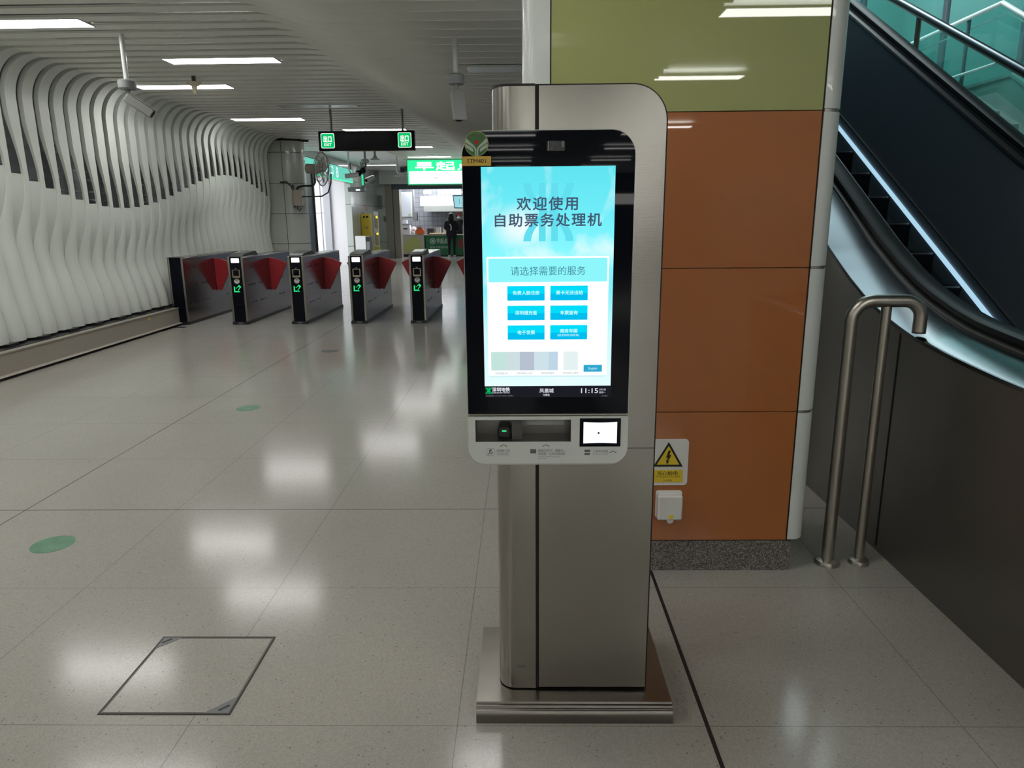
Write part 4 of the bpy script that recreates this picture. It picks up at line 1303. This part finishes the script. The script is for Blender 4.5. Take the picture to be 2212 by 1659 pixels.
LG = mat('pale camera paint', (0.42, 0.43, 0.43), 0.5)
bullet('', None, (-4.46, 19.2, 2.60), (-0.8, -0.45, -0.12), 0.34, 0.055, 'white bullet camera on a long pipe before the exit passage sign', LG, [(-4.53, 19.2, 3.28), (-4.53, 19.2, 2.74), (-4.48, 19.2, 2.66)])
c = bullet('', None, (-5.0, 24.05, 2.78), (-0.5, -0.8, -0.3), 0.36, 0.06, 'wall camera with looped cable above the yellow cabinet', LG, [(-5.59, 24.3, 2.70), (-5.2, 24.25, 2.66), (-5.02, 24.1, 2.70)])
MB().tube([(-4.95 + 0.14 * cos(a), 24.12, 2.72 + 0.14 * sin(a)) for a in np.linspace(0.4 * PI, -0.9 * PI, 18)], 0.012, 8).build('cable', GREY, c)
c = bullet('', None, (-3.46, 21.5, 2.90), (-0.25, -1, -0.2), 0.2, 0.075, 'black camera on a bent white pipe left of the green shop sign', BLACKP, [(-3.66, 21.5, 3.3), (-3.66, 21.5, 2.86), (-3.63, 21.5, 2.80), (-3.56, 21.5, 2.78), (-3.47, 21.5, 2.80)])
c = thing('twin_camera', (-4.19, 19.6, 2.59), 'pair of black domed camera heads under a grey ceiling disc', 'camera')
MB().cyl((-4.18, 19.6, 3.05), (-4.18, 19.6, 3.29), 0.03).build('pole', GREY, c)
MB().lathe([(0.09, -0.05), (0.105, -0.03), (0.105, 0.03), (0.06, 0.055)], (-4.18, 19.6, 3.0), 24).build('mount_disc', GREY, c)
MB().tube([(-4.18, 19.6, 2.97), (-4.17, 19.6, 2.88), (-4.24, 19.58, 2.78), (-4.28, 19.57, 2.74)], 0.035, 10).build('bracket', DGREY, c)
MB().ball((-4.23, 19.52, 2.75), 0.085).build('dome_head', BLACKG, c)
MB().ball((-4.35, 19.50, 2.68), 0.085).build('dome_head', BLACKG, c)
c = thing('ceiling_speaker', (-3.93, 19.7, 3.05), 'grey cone ceiling speaker beyond the exit sign', 'speaker')
MB().cyl((-3.93, 19.7, 3.12), (-3.93, 19.7, 3.29), 0.03).build('stem', GREY, c)
MB().lathe([(0.13, 0.0), (0.13, 0.02), (0.055, 0.05), (0.05, 0.09)], (-3.93, 19.7, 3.035), 28).build('horn', GREY, c)

# wall fan and its box on the pier corner
fn = thing('wall_fan', (-4.25, 14.85, 2.47), 'grey wall fan in a wire cage on the white panelled pier', 'fan')
FG = mat('fan grey', (0.20, 0.19, 0.18), 0.5)
FW = mat('fan wire', (0.30, 0.29, 0.27), 0.4, 0.6)
ax = Vector((0.993, -0.117, -0.05)).normalized()
q = ax.to_track_quat('Y', 'Z').to_matrix().to_4x4()
MF = Matrix.Translation((-4.03, 14.78, 2.475)) @ q
cg = MB()
for yy, r in ((-0.09, 0.16), (-0.075, 0.25), (0.0, 0.33), (0.075, 0.25), (0.09, 0.15), (0.0, 0.325)):
    cg.tube([(r * cos(a), yy, r * sin(a)) for a in np.linspace(0, 2 * PI, 41)[:-1]], 0.006 if abs(yy) > 0.01 else 0.010, 6, closed=True)
for k in range(36):
    a = 2 * PI * k / 36
    cg.tube([(0.05 * cos(a), 0.095, 0.05 * sin(a)), (0.25 * cos(a), 0.075, 0.25 * sin(a)), (0.33 * cos(a), 0.0, 0.33 * sin(a)), (0.25 * cos(a), -0.075, 0.25 * sin(a)), (0.08 * cos(a), -0.095, 0.08 * sin(a))], 0.0028, 4)
cg.xf(MF).build('cage', FW, fn)
for k in range(3):
    bl = MB()
    vs = []
    for i in range(9):
        t = i / 8
        a = 2 * PI * k / 3 + 0.25
        wv = 0.05 + 0.09 * sin(PI * (0.15 + 0.75 * t))
        rr = 0.05 + 0.235 * t
        vs += [(rr * cos(a - wv / max(rr, .08)), -0.02, rr * sin(a - wv / max(rr, .08))), (rr * cos(a + wv / max(rr, .08)), 0.025, rr * sin(a + wv / max(rr, .08)))]
    vs += [(v_[0], v_[1] + 0.003, v_[2]) for v_ in vs]
    n_ = 18
    fs = []
    for i in range(8):
        fs += [(2 * i, 2 * i + 1, 2 * i + 3, 2 * i + 2), (n_ + 2 * i, n_ + 2 * i + 2, n_ + 2 * i + 3, n_ + 2 * i + 1), (2 * i, 2 * i + 2, n_ + 2 * i + 2, n_ + 2 * i), (2 * i + 1, n_ + 2 * i + 1, n_ + 2 * i + 3, 2 * i + 3)]
    bl.add(vs, fs).xf(MF).build('blade', FG, fn)
MB().cyl((0, -0.03, 0), (0, 0.06, 0), 0.055).xf(MF).build('hub', FG, fn)
MB().prism(circ(0, 0, 0.095, 24), -0.33, -0.10, 'y').xf(MF).build('motor', mat('motor beige', (0.24, 0.21, 0.18), 0.5), fn, bevel=0.01)
MB().tube([(-4.22, 14.86, 2.40), (-4.22, 14.88, 2.22), (-4.28, 14.95, 2.16), (-4.55, 15.14, 2.17), (-4.68, 15.19, 2.14), (-4.70, 15.2, 2.09)], 0.022, 10).build('bracket_arm', BLACKP, fn)
MB().tube([(-3.86, 14.8, 2.38), (-3.88, 14.82, 2.20), (-3.96, 14.86, 2.02), (-4.12, 14.95, 1.95), (-4.585, 15.16, 1.95)], 0.014, 8).build('cable', BLACKP, fn)
jb = thing('junction_box', (-4.675, 15.2, 1.77), 'beige junction box on the panelled pier below the wall fan', 'box')
MB().box(-4.76, -4.59, 15.10, 15.29, 1.77, 2.09).build('box_body', mat('beige box', (0.38, 0.33, 0.28), 0.5), jb, bevel=0.006)
MB().box(-4.70, -4.645, 15.29, 15.40, 1.80, 2.06).build('mount_plate', GREY, jb)
MB().tube([(-4.79, 15.24, 2.2), (-4.785, 15.23, 2.14), (-4.78, 15.22, 1.98), (-4.775, 15.2, 1.74)], 0.02, 8).build('conduit', BLACKP, jb)
MB().tube([(-5.05, 15.22, 2.25), (-4.93, 15.22, 2.26), (-4.83, 15.22, 2.18), (-4.79, 15.22, 2.10)], 0.018, 8).build('bent_conduit', DGREY, jb)
MB().tube([(-4.70, 15.15, 1.78), (-4.70, 15.15, 1.70), (-4.66, 15.15, 1.67), (-4.62, 15.15, 1.72)], 0.008, 6).build('drip_wire', BLACKP, jb)

wl = thing('wall_light', (2.2, -25.85, 2.2), 'long lit strip on the far wall behind the camera', 'light')
MB().box(0.2, 6.0, -25.9, -25.84, 1.95, 2.45).build('case', LGREY, wl)
MB().box(0.25, 5.95, -25.845, -25.83, 2.0, 2.4).build('diffuser', glow('far wall lamp', (1, 0.98, 0.94), 9.0), wl)

# ------------------------------------------------------------------ exit passage
hd = thing('passage_sign', (-5.58, 20.0, 2.66), 'long teal lit sign band above the exit passage', 'sign')
MB().box(-5.6, -5.56, 16.1, 24.0, 2.69, 3.06).build('light_panel', glow('teal sign face', (0.16, 0.66, 0.52), 1.0), hd)
MB().box(-5.6, -5.55, 16.1, 24.0, 2.655, 2.69).build('bottom_light', glow('green edge light', (0.10, 0.95, 0.50), 1.1), hd)
MB().box(-5.6, -5.555, 16.1, 24.0, 3.06, 3.075).build('top_edge', DGREY, hd)
E_SW = glow('sign white', (0.75, 1.0, 0.97), 1.1)
vs, fs = text_mesh('出站口', 1.25, 0.26, 0.02)
MB().add([(-5.556, 20.95 + p[0], 2.90 + p[1]) for p in vs], fs).build('lettering', E_SW, hd, flat=True)
vs, fs = text_mesh('Way out', 1.1, 0.09, 0.01)
MB().add([(-5.556, 20.95 + p[0], 2.735 + p[1]) for p in vs], fs).build('lettering', E_SW, hd, flat=True)
vs, fs = text_mesh('B', 0.24, 0.28, 0.02)
MB().add([(-5.556, 22.05 + p[0], 2.87 + p[1]) for p in vs], fs).build('lettering', E_SW, hd, flat=True)
al = thing('emergency_light', (-5.35, 23.6, 2.35), 'dark grey emergency light box at the end of the teal sign', 'lamp')
MB().box(-5.62, -5.08, 23.5, 23.75, 2.36, 2.50).build('case', DGREY, al, bevel=0.01)
MB().box(-5.36, -5.22, 23.49, 23.5, 2.39, 2.44).build('lens', glow('white spot', (0.9, 1, 1), 1.2), al)
MB().box(-5.18, -5.08, 23.55, 23.65, 2.50, 3.3).build('post', mat('dark post', (0.12, 0.14, 0.13), 0.5), al)
hs_ = thing('hanging_sign', (-4.98, 22.9, 2.5), 'narrow green lit hanging sign seen edge on by the emergency light', 'sign')
MB().box(-5.03, -4.95, 22.88, 22.95, 2.52, 2.86).build('case', DGREY, hs_)
MB().box(-5.02, -4.96, 22.87, 22.88, 2.53, 2.85).build('lit_face', glow('green face', (0.05, 0.75, 0.35), 1.0), hs_)
MB().cyl((-4.99, 22.92, 2.86), (-4.99, 22.92, 3.29), 0.012).build('rod', GREY, hs_)

# ------------------------------------------------------------------ beside the shop wall
yc = thing('yellow_cabinet', (-5.43, 25.15, 0), 'tall yellow fire equipment cabinet against the wall left of the shop', 'cabinet')
MB().box(-5.59, -5.27, 25.0, 25.3, 0, 1.67).build('body', YEL, yc, bevel=0.01)
MB().box(-5.55, -5.29, 24.985, 25.0, 0.06, 1.63).build('door', YEL, yc)
MB().box(-5.50, -5.44, 24.975, 24.985, 1.54, 1.60).box(-5.39, -5.33, 24.975, 24.985, 1.54, 1.60).build('window', BLACKG, yc)
write('火警', -5.50, -5.34, 1.17, 1.25, 24.98, INK_G, yc)
MB().cyl((-5.50, 25.1, 1.67), (-5.50, 25.1, 1.71), 0.03).build('cap', GREY, yc)
ss = thing('signboard', (-5.22, 25.85, 0), 'narrow white and yellow standing signboard beside the yellow cabinet', 'sign')
MB().box(-5.31, -5.15, 25.8, 25.86, 0.5, 1.76).build('board', WHITE, ss)
MB().box(-5.32, -5.13, 25.76, 25.92, 0, 0.52).build('base', mat('lime yellow', (0.52, 0.52, 0.05), 0.45), ss)
for z in (1.36, 0.78):
    MB().box(-5.225, -5.165, 25.79, 25.8, z - 0.2, z + 0.16).build('side_strip', mat('buff strip', (0.48, 0.40, 0.12), 0.5), ss)
    MB().prism(circ(-5.195, z + 0.20, 0.04, 16), 25.785, 25.8, 'y').build('yellow_dot', glow('lit yellow dot', (0.95, 0.85, 0.08), 1.0), ss)
vs, fs = text_mesh('XIAOFANG', 0.42, 0.05, 0.02)
for z in (1.40, 0.80):
    MB().add([(-5.262 - p[1], 25.795, z + p[0]) for p in vs], fs).build('lettering', INK_G, ss, flat=True)
bn = thing('ticket_recycling_bin', (-5.15, 23.3, 0), 'white front and grey sided bin before the yellow cabinet', 'bin')
MB().box(-5.38, -4.92, 23.12, 23.55, 0, 0.96).build('body', GREY, bn, bevel=0.01)
MB().box(-5.38, -5.05, 23.10, 23.12, 0.03, 0.97).build('front_door', WHITE, bn)
MB().box(-5.03, -4.93, 23.105, 23.12, 0.80, 0.93).build('control_panel', BLACKP, bn)
for nm, (x0, x1, z0, z1, y, m, l) in {
    'red_notice': (-5.59, -5.46, 1.79, 2.0, 25.99, mat('red print', (0.45, 0.16, 0.16), 0.5), 'small red and white notice above the standing signboard'),
    'grey_access_panel': (-5.58, -5.40, 1.88, 2.38, 27.98, GREY, 'upright grey access panel on the wall left of the shop'),
    'fire_call_sign': (-5.27, -5.08, 1.81, 1.93, 27.985, mat('red sign', (0.50, 0.06, 0.07), 0.5), 'small red sign on the wall beside the shop jamb'),
    'wall_phone': (-5.19, -5.11, 1.67, 1.79, 27.97, BLACKP, 'small black call point under the red sign'),
    'meter_box': (-5.37, -5.26, 1.39, 1.60, 27.97, GREY, 'small grey box on the wall below the access panel')}.items():
    o = MB().box(x0, x1, y, 28.0, z0, z1) if y > 26.5 else MB().box(-5.6, -5.585, 25.95, 26.1, z0, z1)
    o = o.build(nm, m, bevel=0.003)
    tag(o, l, nm.split('_')[-1] if nm not in ('fire_call_sign', 'wall_phone') else ('sign' if 'sign' in nm else 'call point'))

# ------------------------------------------------------------------ the shop
sn = thing('shop_lightbox_sign', (-1.0, 20.9, 2.42), 'bright green and white lit shop sign hanging over the food counter', 'sign')
MB().box(-3.26, 1.34, 20.8, 21.0, 2.42, 3.11).build('case', mat('sign case green', (0.02, 0.20, 0.09), 0.4), sn)
MB().box(-3.24, 1.32, 20.792, 20.8, 2.44, 3.10).build('green_face', glow('shop green', (0.03, 0.78, 0.30), 1.3), sn)
MB().box(-3.20, 1.32, 20.786, 20.792, 2.455, 2.80).build('white_band', glow('shop white', (0.92, 1.0, 0.97), 1.6), sn)
write('早起点营养早餐', -3.02, 1.1, 2.83, 3.05, 20.785, glow('shop letter white', (0.88, 1.0, 0.95), 1.5), sn, bold=0.04, spacing=1.1)
MB().prism(rrect(-2.51, -2.36, 2.60, 2.615, 0.005, 3), 20.783, 20.786, 'y').build('dark_mark', GREY, sn)
struct(MB().box(-5.0, 1.5, 27.9, 28.15, 2.60, 2.79).build('door_3', mat('shutter housing', (0.05, 0.075, 0.10), 0.4)), 'dark roller shutter housing over the shop opening')
cl = thing('shop_counter', (-4.45, 29.2, 0), 'beige counter with a round lime green motif, left of the green counter', 'counter')
MB().box(-4.98, -3.96, 29.0, 29.6, 0.10, 0.84).build('body', mat('beige laminate', (0.48, 0.47, 0.42), 0.5), cl)
MB().box(-5.0, -3.94, 28.97, 29.62, 0.84, 0.87).build('top', mat('counter top', (0.40, 0.38, 0.34), 0.4), cl)
MB().box(-4.96, -3.98, 29.03, 29.58, 0, 0.10).build('plinth', BLACKP, cl)
lm = MB().prism(circ(-4.38, 0.49, 0.30, 32), 28.994, 29.0, 'y')
lm.prism([(-4.86, 0.40), (-4.66, 0.62), (-4.52, 0.34), (-4.62, 0.14), (-4.80, 0.20)], 28.995, 29.0, 'y')
lm.build('round_motif', mat('lime print', (0.46, 0.50, 0.17), 0.5), cl)
cg_ = thing('food_counter', (-2.6, 29.2, 0), 'green fronted food counter with white lettering under the lit shop sign', 'counter')
MB().box(-3.90, -0.6, 29.0, 29.7, 0.06, 0.83).build('body', GREEN, cg_)
MB().box(-3.93, -0.58, 28.96, 29.72, 0.83, 0.87).build('top', mat('worktop', (0.36, 0.33, 0.27), 0.4), cg_)
MB().box(-3.88, -0.62, 29.04, 29.68, 0, 0.06).build('plinth', BLACKP, cg_)
PW = mat('pale print', (0.50, 0.58, 0.52), 0.5)
lgm = MB().ring(circ(-3.62, 0.61, 0.115, 24), circ(-3.62, 0.61, 0.085, 24), 28.994, 29.0, 'y')
lgm.prism([(-3.70, 0.60), (-3.62, 0.67), (-3.55, 0.62), (-3.60, 0.55)], 28.994, 29.0, 'y')
lgm.build('round_logo', PW, cg_)
write('早起点', -3.46, -3.02, 0.52, 0.71, 28.995, PW, cg_, 'lettering', bold=0.02)
write('健康·从早起开始', -3.74, -3.0, 0.32, 0.41, 28.995, PW, cg_, 'lettering')
MB().prism(circ(-2.42, 0.51, 0.21, 28), 28.994, 29.0, 'y').build('red_motif', mat('brown red print', (0.26, 0.07, 0.05), 0.5), cg_)


def item(name, label, cat, parts):
    a = thing(name, parts[0][1].v[0] if False else (0, 0, 0), label, cat)
    vs_ = np.array(sum((p[1].v for p in parts), []))
    lo, hi = vs_.min(0), vs_.max(0)
    org = (float((lo[0] + hi[0]) / 2), float((lo[1] + hi[1]) / 2), float(lo[2]))
    a.location = org
    a['_o'] = list(org)
    for n_, b_, m_ in parts:
        b_.build(n_, m_, a, bevel=0.0)
    return a


item('soy_milk_machine', 'white countertop drink machine with dark slot on the beige counter', 'machine', [('body', MB().prism(rrect(-4.88, -4.54, 0.87, 1.24, 0.03), 29.1, 29.45, 'y'), WHITE), ('slot', MB().box(-4.80, -4.64, 29.08, 29.1, 1.08, 1.13), BLACKP), ('lid', MB().box(-4.86, -4.56, 29.12, 29.43, 1.24, 1.27), GREY)])
item('plastic_bag', 'white plastic bags bunched beside the drink machine', 'bag', [('bag', MB().ball((-4.42, 29.38, 1.03), 0.16, sc=(0.75, 0.7, 1.0)), WHITE), ('knot', MB().lathe([(0.03, 0), (0.05, 0.05)], (-4.42, 29.38, 1.17), 10), WHITE)])
item('bread_oven', 'orange countertop toaster oven at the edge of the beige counter', 'oven', [('body', MB().prism(rrect(-4.30, -3.98, 0.88, 1.09, 0.05), 29.08, 29.4, 'y'), ORANGE), ('handle', MB().box(-4.25, -4.03, 29.2, 29.24, 1.09, 1.115), BLACKP), ('foot', MB().box(-4.27, -4.01, 29.12, 29.36, 0.87, 0.885), BLACKP)])
item('bottle', 'small white squeeze bottle in front of the orange oven', 'bottle', [('body', MB().lathe([(0.05, 0), (0.055, 0.1), (0.03, 0.14)], (-4.40, 29.05, 0.87), 14), WHITE), ('cap', MB().lathe([(0.025, 0), (0.01, 0.06)], (-4.40, 29.05, 1.01), 12), RED)])
item('steel_bowl', 'dark grey bowl on a stack behind the orange oven', 'bowl', [('bowl', MB().lathe([(0.06, 0), (0.13, 0.10), (0.12, 0.10), (0.05, 0.01)], (-4.22, 29.5, 1.10), 18), GREY), ('stand', MB().box(-4.28, -4.16, 29.44, 29.56, 0.87, 1.10), DGREY)])
item('grey_food_bin', 'dark grey food container on the green counter', 'container', [('body', MB().box(-3.85, -3.60, 29.2, 29.5, 0.87, 1.12), DGREY), ('rim', MB().box(-3.865, -3.585, 29.19, 29.51, 1.10, 1.125), GREY)])
for x, l in ((-3.42, 'white carton on the green counter beside the grey container'), (-3.12, 'white carton on the green counter near the person in black')):
    item('carton', l, 'box', [('body', MB().box(x - 0.1, x + 0.1, 29.3, 29.5, 0.87, 1.14), WHITE), ('flap', MB().box(x - 0.1, x + 0.1, 29.28, 29.3, 1.10, 1.15), WHITE)])
item('food_tray', 'tray of pale buns along the front of the green counter', 'tray', [('tray', MB().box(-3.78, -3.06, 28.98, 29.16, 0.87, 0.895), STEEL)] + [('bun', MB().ball((-3.70 + 0.095 * k, 29.07, 0.905), 0.042, 10, 6, sc=(1, 1, 0.7)), mat('bun' + str(k), (0.62, 0.42 + 0.03 * (k % 3), 0.24), 0.6)) for k in range(7)])
item('wall_cupboard', 'pale wall cupboard hanging inside the shop on the left', 'cupboard', [('body', MB().box(-5.30, -4.56, 30.0, 30.5, 1.58, 2.57), WHITE), ('door', MB().box(-5.28, -4.58, 29.98, 30.0, 1.60, 2.55), mat('cupboard door', (0.62, 0.66, 0.70), 0.4)), ('bottom_shelf', MB().box(-5.30, -4.56, 30.0, 30.5, 1.52, 1.58), GREY), ('green_label', MB().box(-4.72, -4.62, 29.975, 29.98, 1.62, 1.70), mat('green tag', (0.40, 0.55, 0.25), 0.5))])
item('switch_box', 'grey electric box on a conduit beside the wall cupboard', 'box', [('box_body', MB().box(-4.55, -4.38, 30.05, 30.4, 1.42, 1.76), GREY), ('conduit', MB().cyl((-4.50, 30.1, 1.76), (-4.50, 30.1, 3.3), 0.05), GREY)])
item('storage_box', 'small white box on a shelf under the wall cupboard', 'box', [('body', MB().box(-4.96, -4.74, 29.6, 29.9, 1.30, 1.45), WHITE), ('shelf', MB().box(-5.30, -4.60, 29.58, 30.2, 1.27, 1.30), GREY)])
item('range_hood', 'wide white range hood on the tiled wall inside the shop', 'hood', [('canopy', MB().prism([(30.0, 2.02), (30.15, 2.40), (32.39, 2.40), (32.39, 2.02)], -4.21, -1.0, 'x'), WHITE), ('lower_lip', MB().box(-4.06, -1.1, 29.9, 32.39, 1.78, 2.02), PALE)])
for x0, x1, l in ((-4.05, -3.72, 'short bright strip light inside the shop'), (-3.46, -1.6, 'long bright strip light inside the shop')):
    item('shop_strip_light', l, 'light', [('tube', MB().box(x0, x1, 29.95, 30.05, 2.50, 2.58), glow('tube light', (0.95, 0.98, 1.0), 6.0)), ('batten', MB().box(x0, x1, 29.97, 30.03, 2.58, 2.62), WHITE), ('rod', MB().cyl(((x0 + x1) / 2, 30, 2.62), ((x0 + x1) / 2, 30, 3.3), 0.01), GREY)])
item('menu_screen', 'teal edged menu screen hanging at the shop front', 'screen', [('frame', MB().prism([(-2.72, 2.38), (-2.66, 1.88), (-2.0, 1.86), (-2.0, 2.38)], 28.45, 28.5, 'y'), mat('teal frame', (0.02, 0.30, 0.27), 0.4)), ('picture', MB().prism([(-2.68, 2.34), (-2.63, 1.92), (-2.04, 1.90), (-2.04, 2.34)], 28.44, 28.45, 'y'), glow('menu picture', (0.34, 0.66, 0.74), 1.0)), ('green_bar', MB().box(-2.46, -2.44, 28.435, 28.44, 2.05, 2.24), glow('menu bar', (0.02, 0.45, 0.35), 1.0)), ('hanger', MB().cyl((-2.35, 28.48, 2.38), (-2.35, 28.48, 3.3), 0.015), GREY)])


# ------------------------------------------------------------------ people at the counter
def figure(joints, edges, mats, pick, name, parent):
    """one continuous skinned body; joints: (position, radius), the pelvis first"""
    me = bpy.data.meshes.new('figure')
    me.from_pydata([j[0] for j in joints], edges, [])
    o = bpy.data.objects.new('figure', me)
    C.objects.link(o)
    o.modifiers.new('skin', 'SKIN')
    o.modifiers.new('sub', 'SUBSURF').levels = 2
    sv = me.skin_vertices[0].data
    for i, j in enumerate(joints):
        r_ = j[1]
        sv[i].radius = (r_, r_) if not isinstance(r_, tuple) else r_
        sv[i].use_root = (i == 0)
    dg = bpy.context.evaluated_depsgraph_get()
    m2 = bpy.data.meshes.new_from_object(o.evaluated_get(dg))
    bpy.data.objects.remove(o)
    b_ = MB()
    b_.v = [tuple(v_.co) for v_ in m2.vertices]
    for p_ in m2.polygons:
        b_.f.append(tuple(p_.vertices))
        b_.mi.append(pick(p_.center))
    bpy.data.meshes.remove(m2)
    org = parent['_o']
    b_.v = [(p_[0] + org[0], p_[1] + org[1], p_[2] + org[2]) for p_ in b_.v]
    return b_.build(name, mats, parent)


def body(parent, arms, lean=0.0, legs=True):
    J = [((0, 0, 0.93), (0.15, 0.11)), ((0, lean * 0.3, 1.08), (0.135, 0.10)), ((0, lean * 0.6, 1.27), (0.165, 0.115)), ((0, lean * 0.9, 1.40), (0.12, 0.08)),
         ((0, lean, 1.47), 0.052), ((0, lean + 0.01, 1.53), (0.065, 0.075)), ((0, lean + 0.015, 1.60), (0.078, 0.092)), ((0, lean + 0.01, 1.67), (0.06, 0.07)), ((0, lean + 0.115, 1.575), 0.014)]
    Ed = [(0, 1), (1, 2), (2, 3), (3, 4), (4, 5), (5, 6), (6, 7), (6, 8)]
    if legs:
        for s in (-1, 1):
            n_ = len(J)
            J += [((s * 0.095, 0, 0.80), 0.088), ((s * 0.10, 0.015, 0.47), 0.060), ((s * 0.10, -0.01, 0.11), 0.042), ((s * 0.11, 0.12, 0.045), 0.04)]
            Ed += [(0, n_), (n_, n_ + 1), (n_ + 1, n_ + 2), (n_ + 2, n_ + 3)]
    for s, (el, wr) in zip((-1, 1), arms):
        n_ = len(J)
        d_ = (Vector(wr) - Vector(el)).normalized()
        pal = Vector(wr) + d_ * 0.075
        J += [((s * 0.185, lean * 0.9, 1.375), 0.060), (el, 0.045), (wr, 0.030), (tuple(pal), (0.036, 0.02))]
        Ed += [(3, n_), (n_, n_ + 1), (n_ + 1, n_ + 2), (n_ + 2, n_ + 3)]
        side = d_.cross(Vector((0, 0, 1))).normalized()
        for k in range(4):
            ln = (0.065, 0.078, 0.072, 0.055)[k]
            m_ = len(J)
            f0 = pal + side * (0.026 - 0.0175 * k) + d_ * 0.015
            J += [(tuple(f0), 0.010), (tuple(f0 + d_ * ln * 0.55), 0.0085), (tuple(f0 + d_ * ln * 0.85 + Vector((0, 0, -0.03))), 0.0075)]
            Ed += [(n_ + 3, m_), (m_, m_ + 1), (m_ + 1, m_ + 2)]
        m_ = len(J)
        t0 = Vector(wr) + d_ * 0.035 - side * s * 0.03
        J += [(tuple(t0), 0.011), (tuple(t0 + d_ * 0.035 - side * s * 0.02 + Vector((0, 0, -0.012))), 0.009)]
        Ed += [(n_ + 2, m_), (m_, m_ + 1)]
    wr = [a[1] for a in arms]
    pick = lambda c_: 0 if (c_.z > 1.46 or min((c_ - Vector(w_)).length for w_ in wr) < 0.115 and c_.z > 0.7) else 1
    return figure(J, Ed, [SKIN, CLOTH], pick, 'body', parent)


pa = thing('person', (-2.80, 28.45, 0), 'person in black coat and trousers standing before the food counter, seen from behind', 'person')
body(pa, (((-0.24, 0.04, 1.12), (-0.15, 0.24, 1.02)), ((0.25, 0.02, 1.12), (0.20, 0.22, 1.03))))
o = pa['_o']
ct = MB()
n0 = len(ct.v)
ct.lathe([(0.205, 0.80), (0.20, 0.95), (0.19, 1.10), (0.20, 1.25), (0.185, 1.36), (0.12, 1.43), (0.075, 1.46)], (0, 0, 0), 28)
ct.xf(Matrix.Translation(o) @ Matrix.Diagonal((1.05, 0.78, 1, 1)), n0)
for s in (-1, 1):
    ct.tube([(o[0] + s * 0.175, o[1], 1.39), (o[0] + s * 0.245, o[1] + 0.03, 1.13), (o[0] + s * (0.165 if s < 0 else 0.21), o[1] + 0.20, 1.035)], [0.075, 0.062, 0.048], 14)
ct.build('coat', CLOTH, pa)
hr = MB().ball((o[0], o[1] - 0.005, 1.605), 0.112, sc=(0.93, 1.08, 1.0), lo=0.28, hi=1.0)
hr.ball((o[0], o[1] - 0.045, 1.51), 0.10, sc=(1.2, 0.8, 1.35))
hr.build('hair', HAIR, pa)
for s in (-1, 1):
    MB().prism(rrect(o[0] + s * 0.105 - 0.048, o[0] + s * 0.105 + 0.048, o[1] - 0.09, o[1] + 0.19, 0.04), 0.0, 0.075, 'z').build('shoe', mat('pale shoe', (0.45, 0.45, 0.45), 0.6) if s < 0 else bpy.data.materials['pale shoe'], pa, bevel=0.015)
hb = MB().prism([(o[0] - 0.06, 1.30), (o[0] - 0.01, 1.28), (o[0] + 0.035, 1.18), (o[0] + 0.02, 1.05), (o[0] - 0.03, 1.04), (o[0] + 0.0, 1.16)], o[1] - 0.175, o[1] - 0.155, 'y').build('white_sleeve_stripe', WHITE, pa)

pb = thing('person', (-2.66, 30.15, 0), 'person in red cap, white mask and dark top behind the food counter', 'person')
pb.rotation_euler = (0, 0, PI + 0.35)
body(pb, (((-0.26, 0.06, 1.12), (-0.18, 0.28, 1.06)), ((0.27, 0.05, 1.14), (0.24, 0.30, 1.06))), lean=0.05)
o = pb['_o']
cp_ = MB().ball((o[0], o[1] + 0.062, 1.625), 0.105, sc=(0.95, 1.08, 0.92), lo=0.52, hi=1.0)
cp_.prism([(o[0] - 0.075, o[1] + 0.15), (o[0] + 0.075, o[1] + 0.15), (o[0] + 0.055, o[1] + 0.235), (o[0] - 0.055, o[1] + 0.235)], 1.622, 1.632, 'z')
cp_.build('red_cap', mat('red cap', (0.60, 0.06, 0.05), 0.6), pb)
MB().ball((o[0], o[1] + 0.085, 1.545), 0.085, sc=(0.90, 0.95, 0.72)).build('face_mask', WHITE, pb)
for s in (-1, 1):
    MB().ball((o[0] + s * 0.033, o[1] + 0.142, 1.60), 0.010, 8, 6).build('eye', INK, pb)
hr = MB().ball((o[0], o[1] + 0.035, 1.595), 0.10, sc=(0.98, 1.0, 0.95), lo=0.3, hi=0.8).build('hair', HAIR, pb)
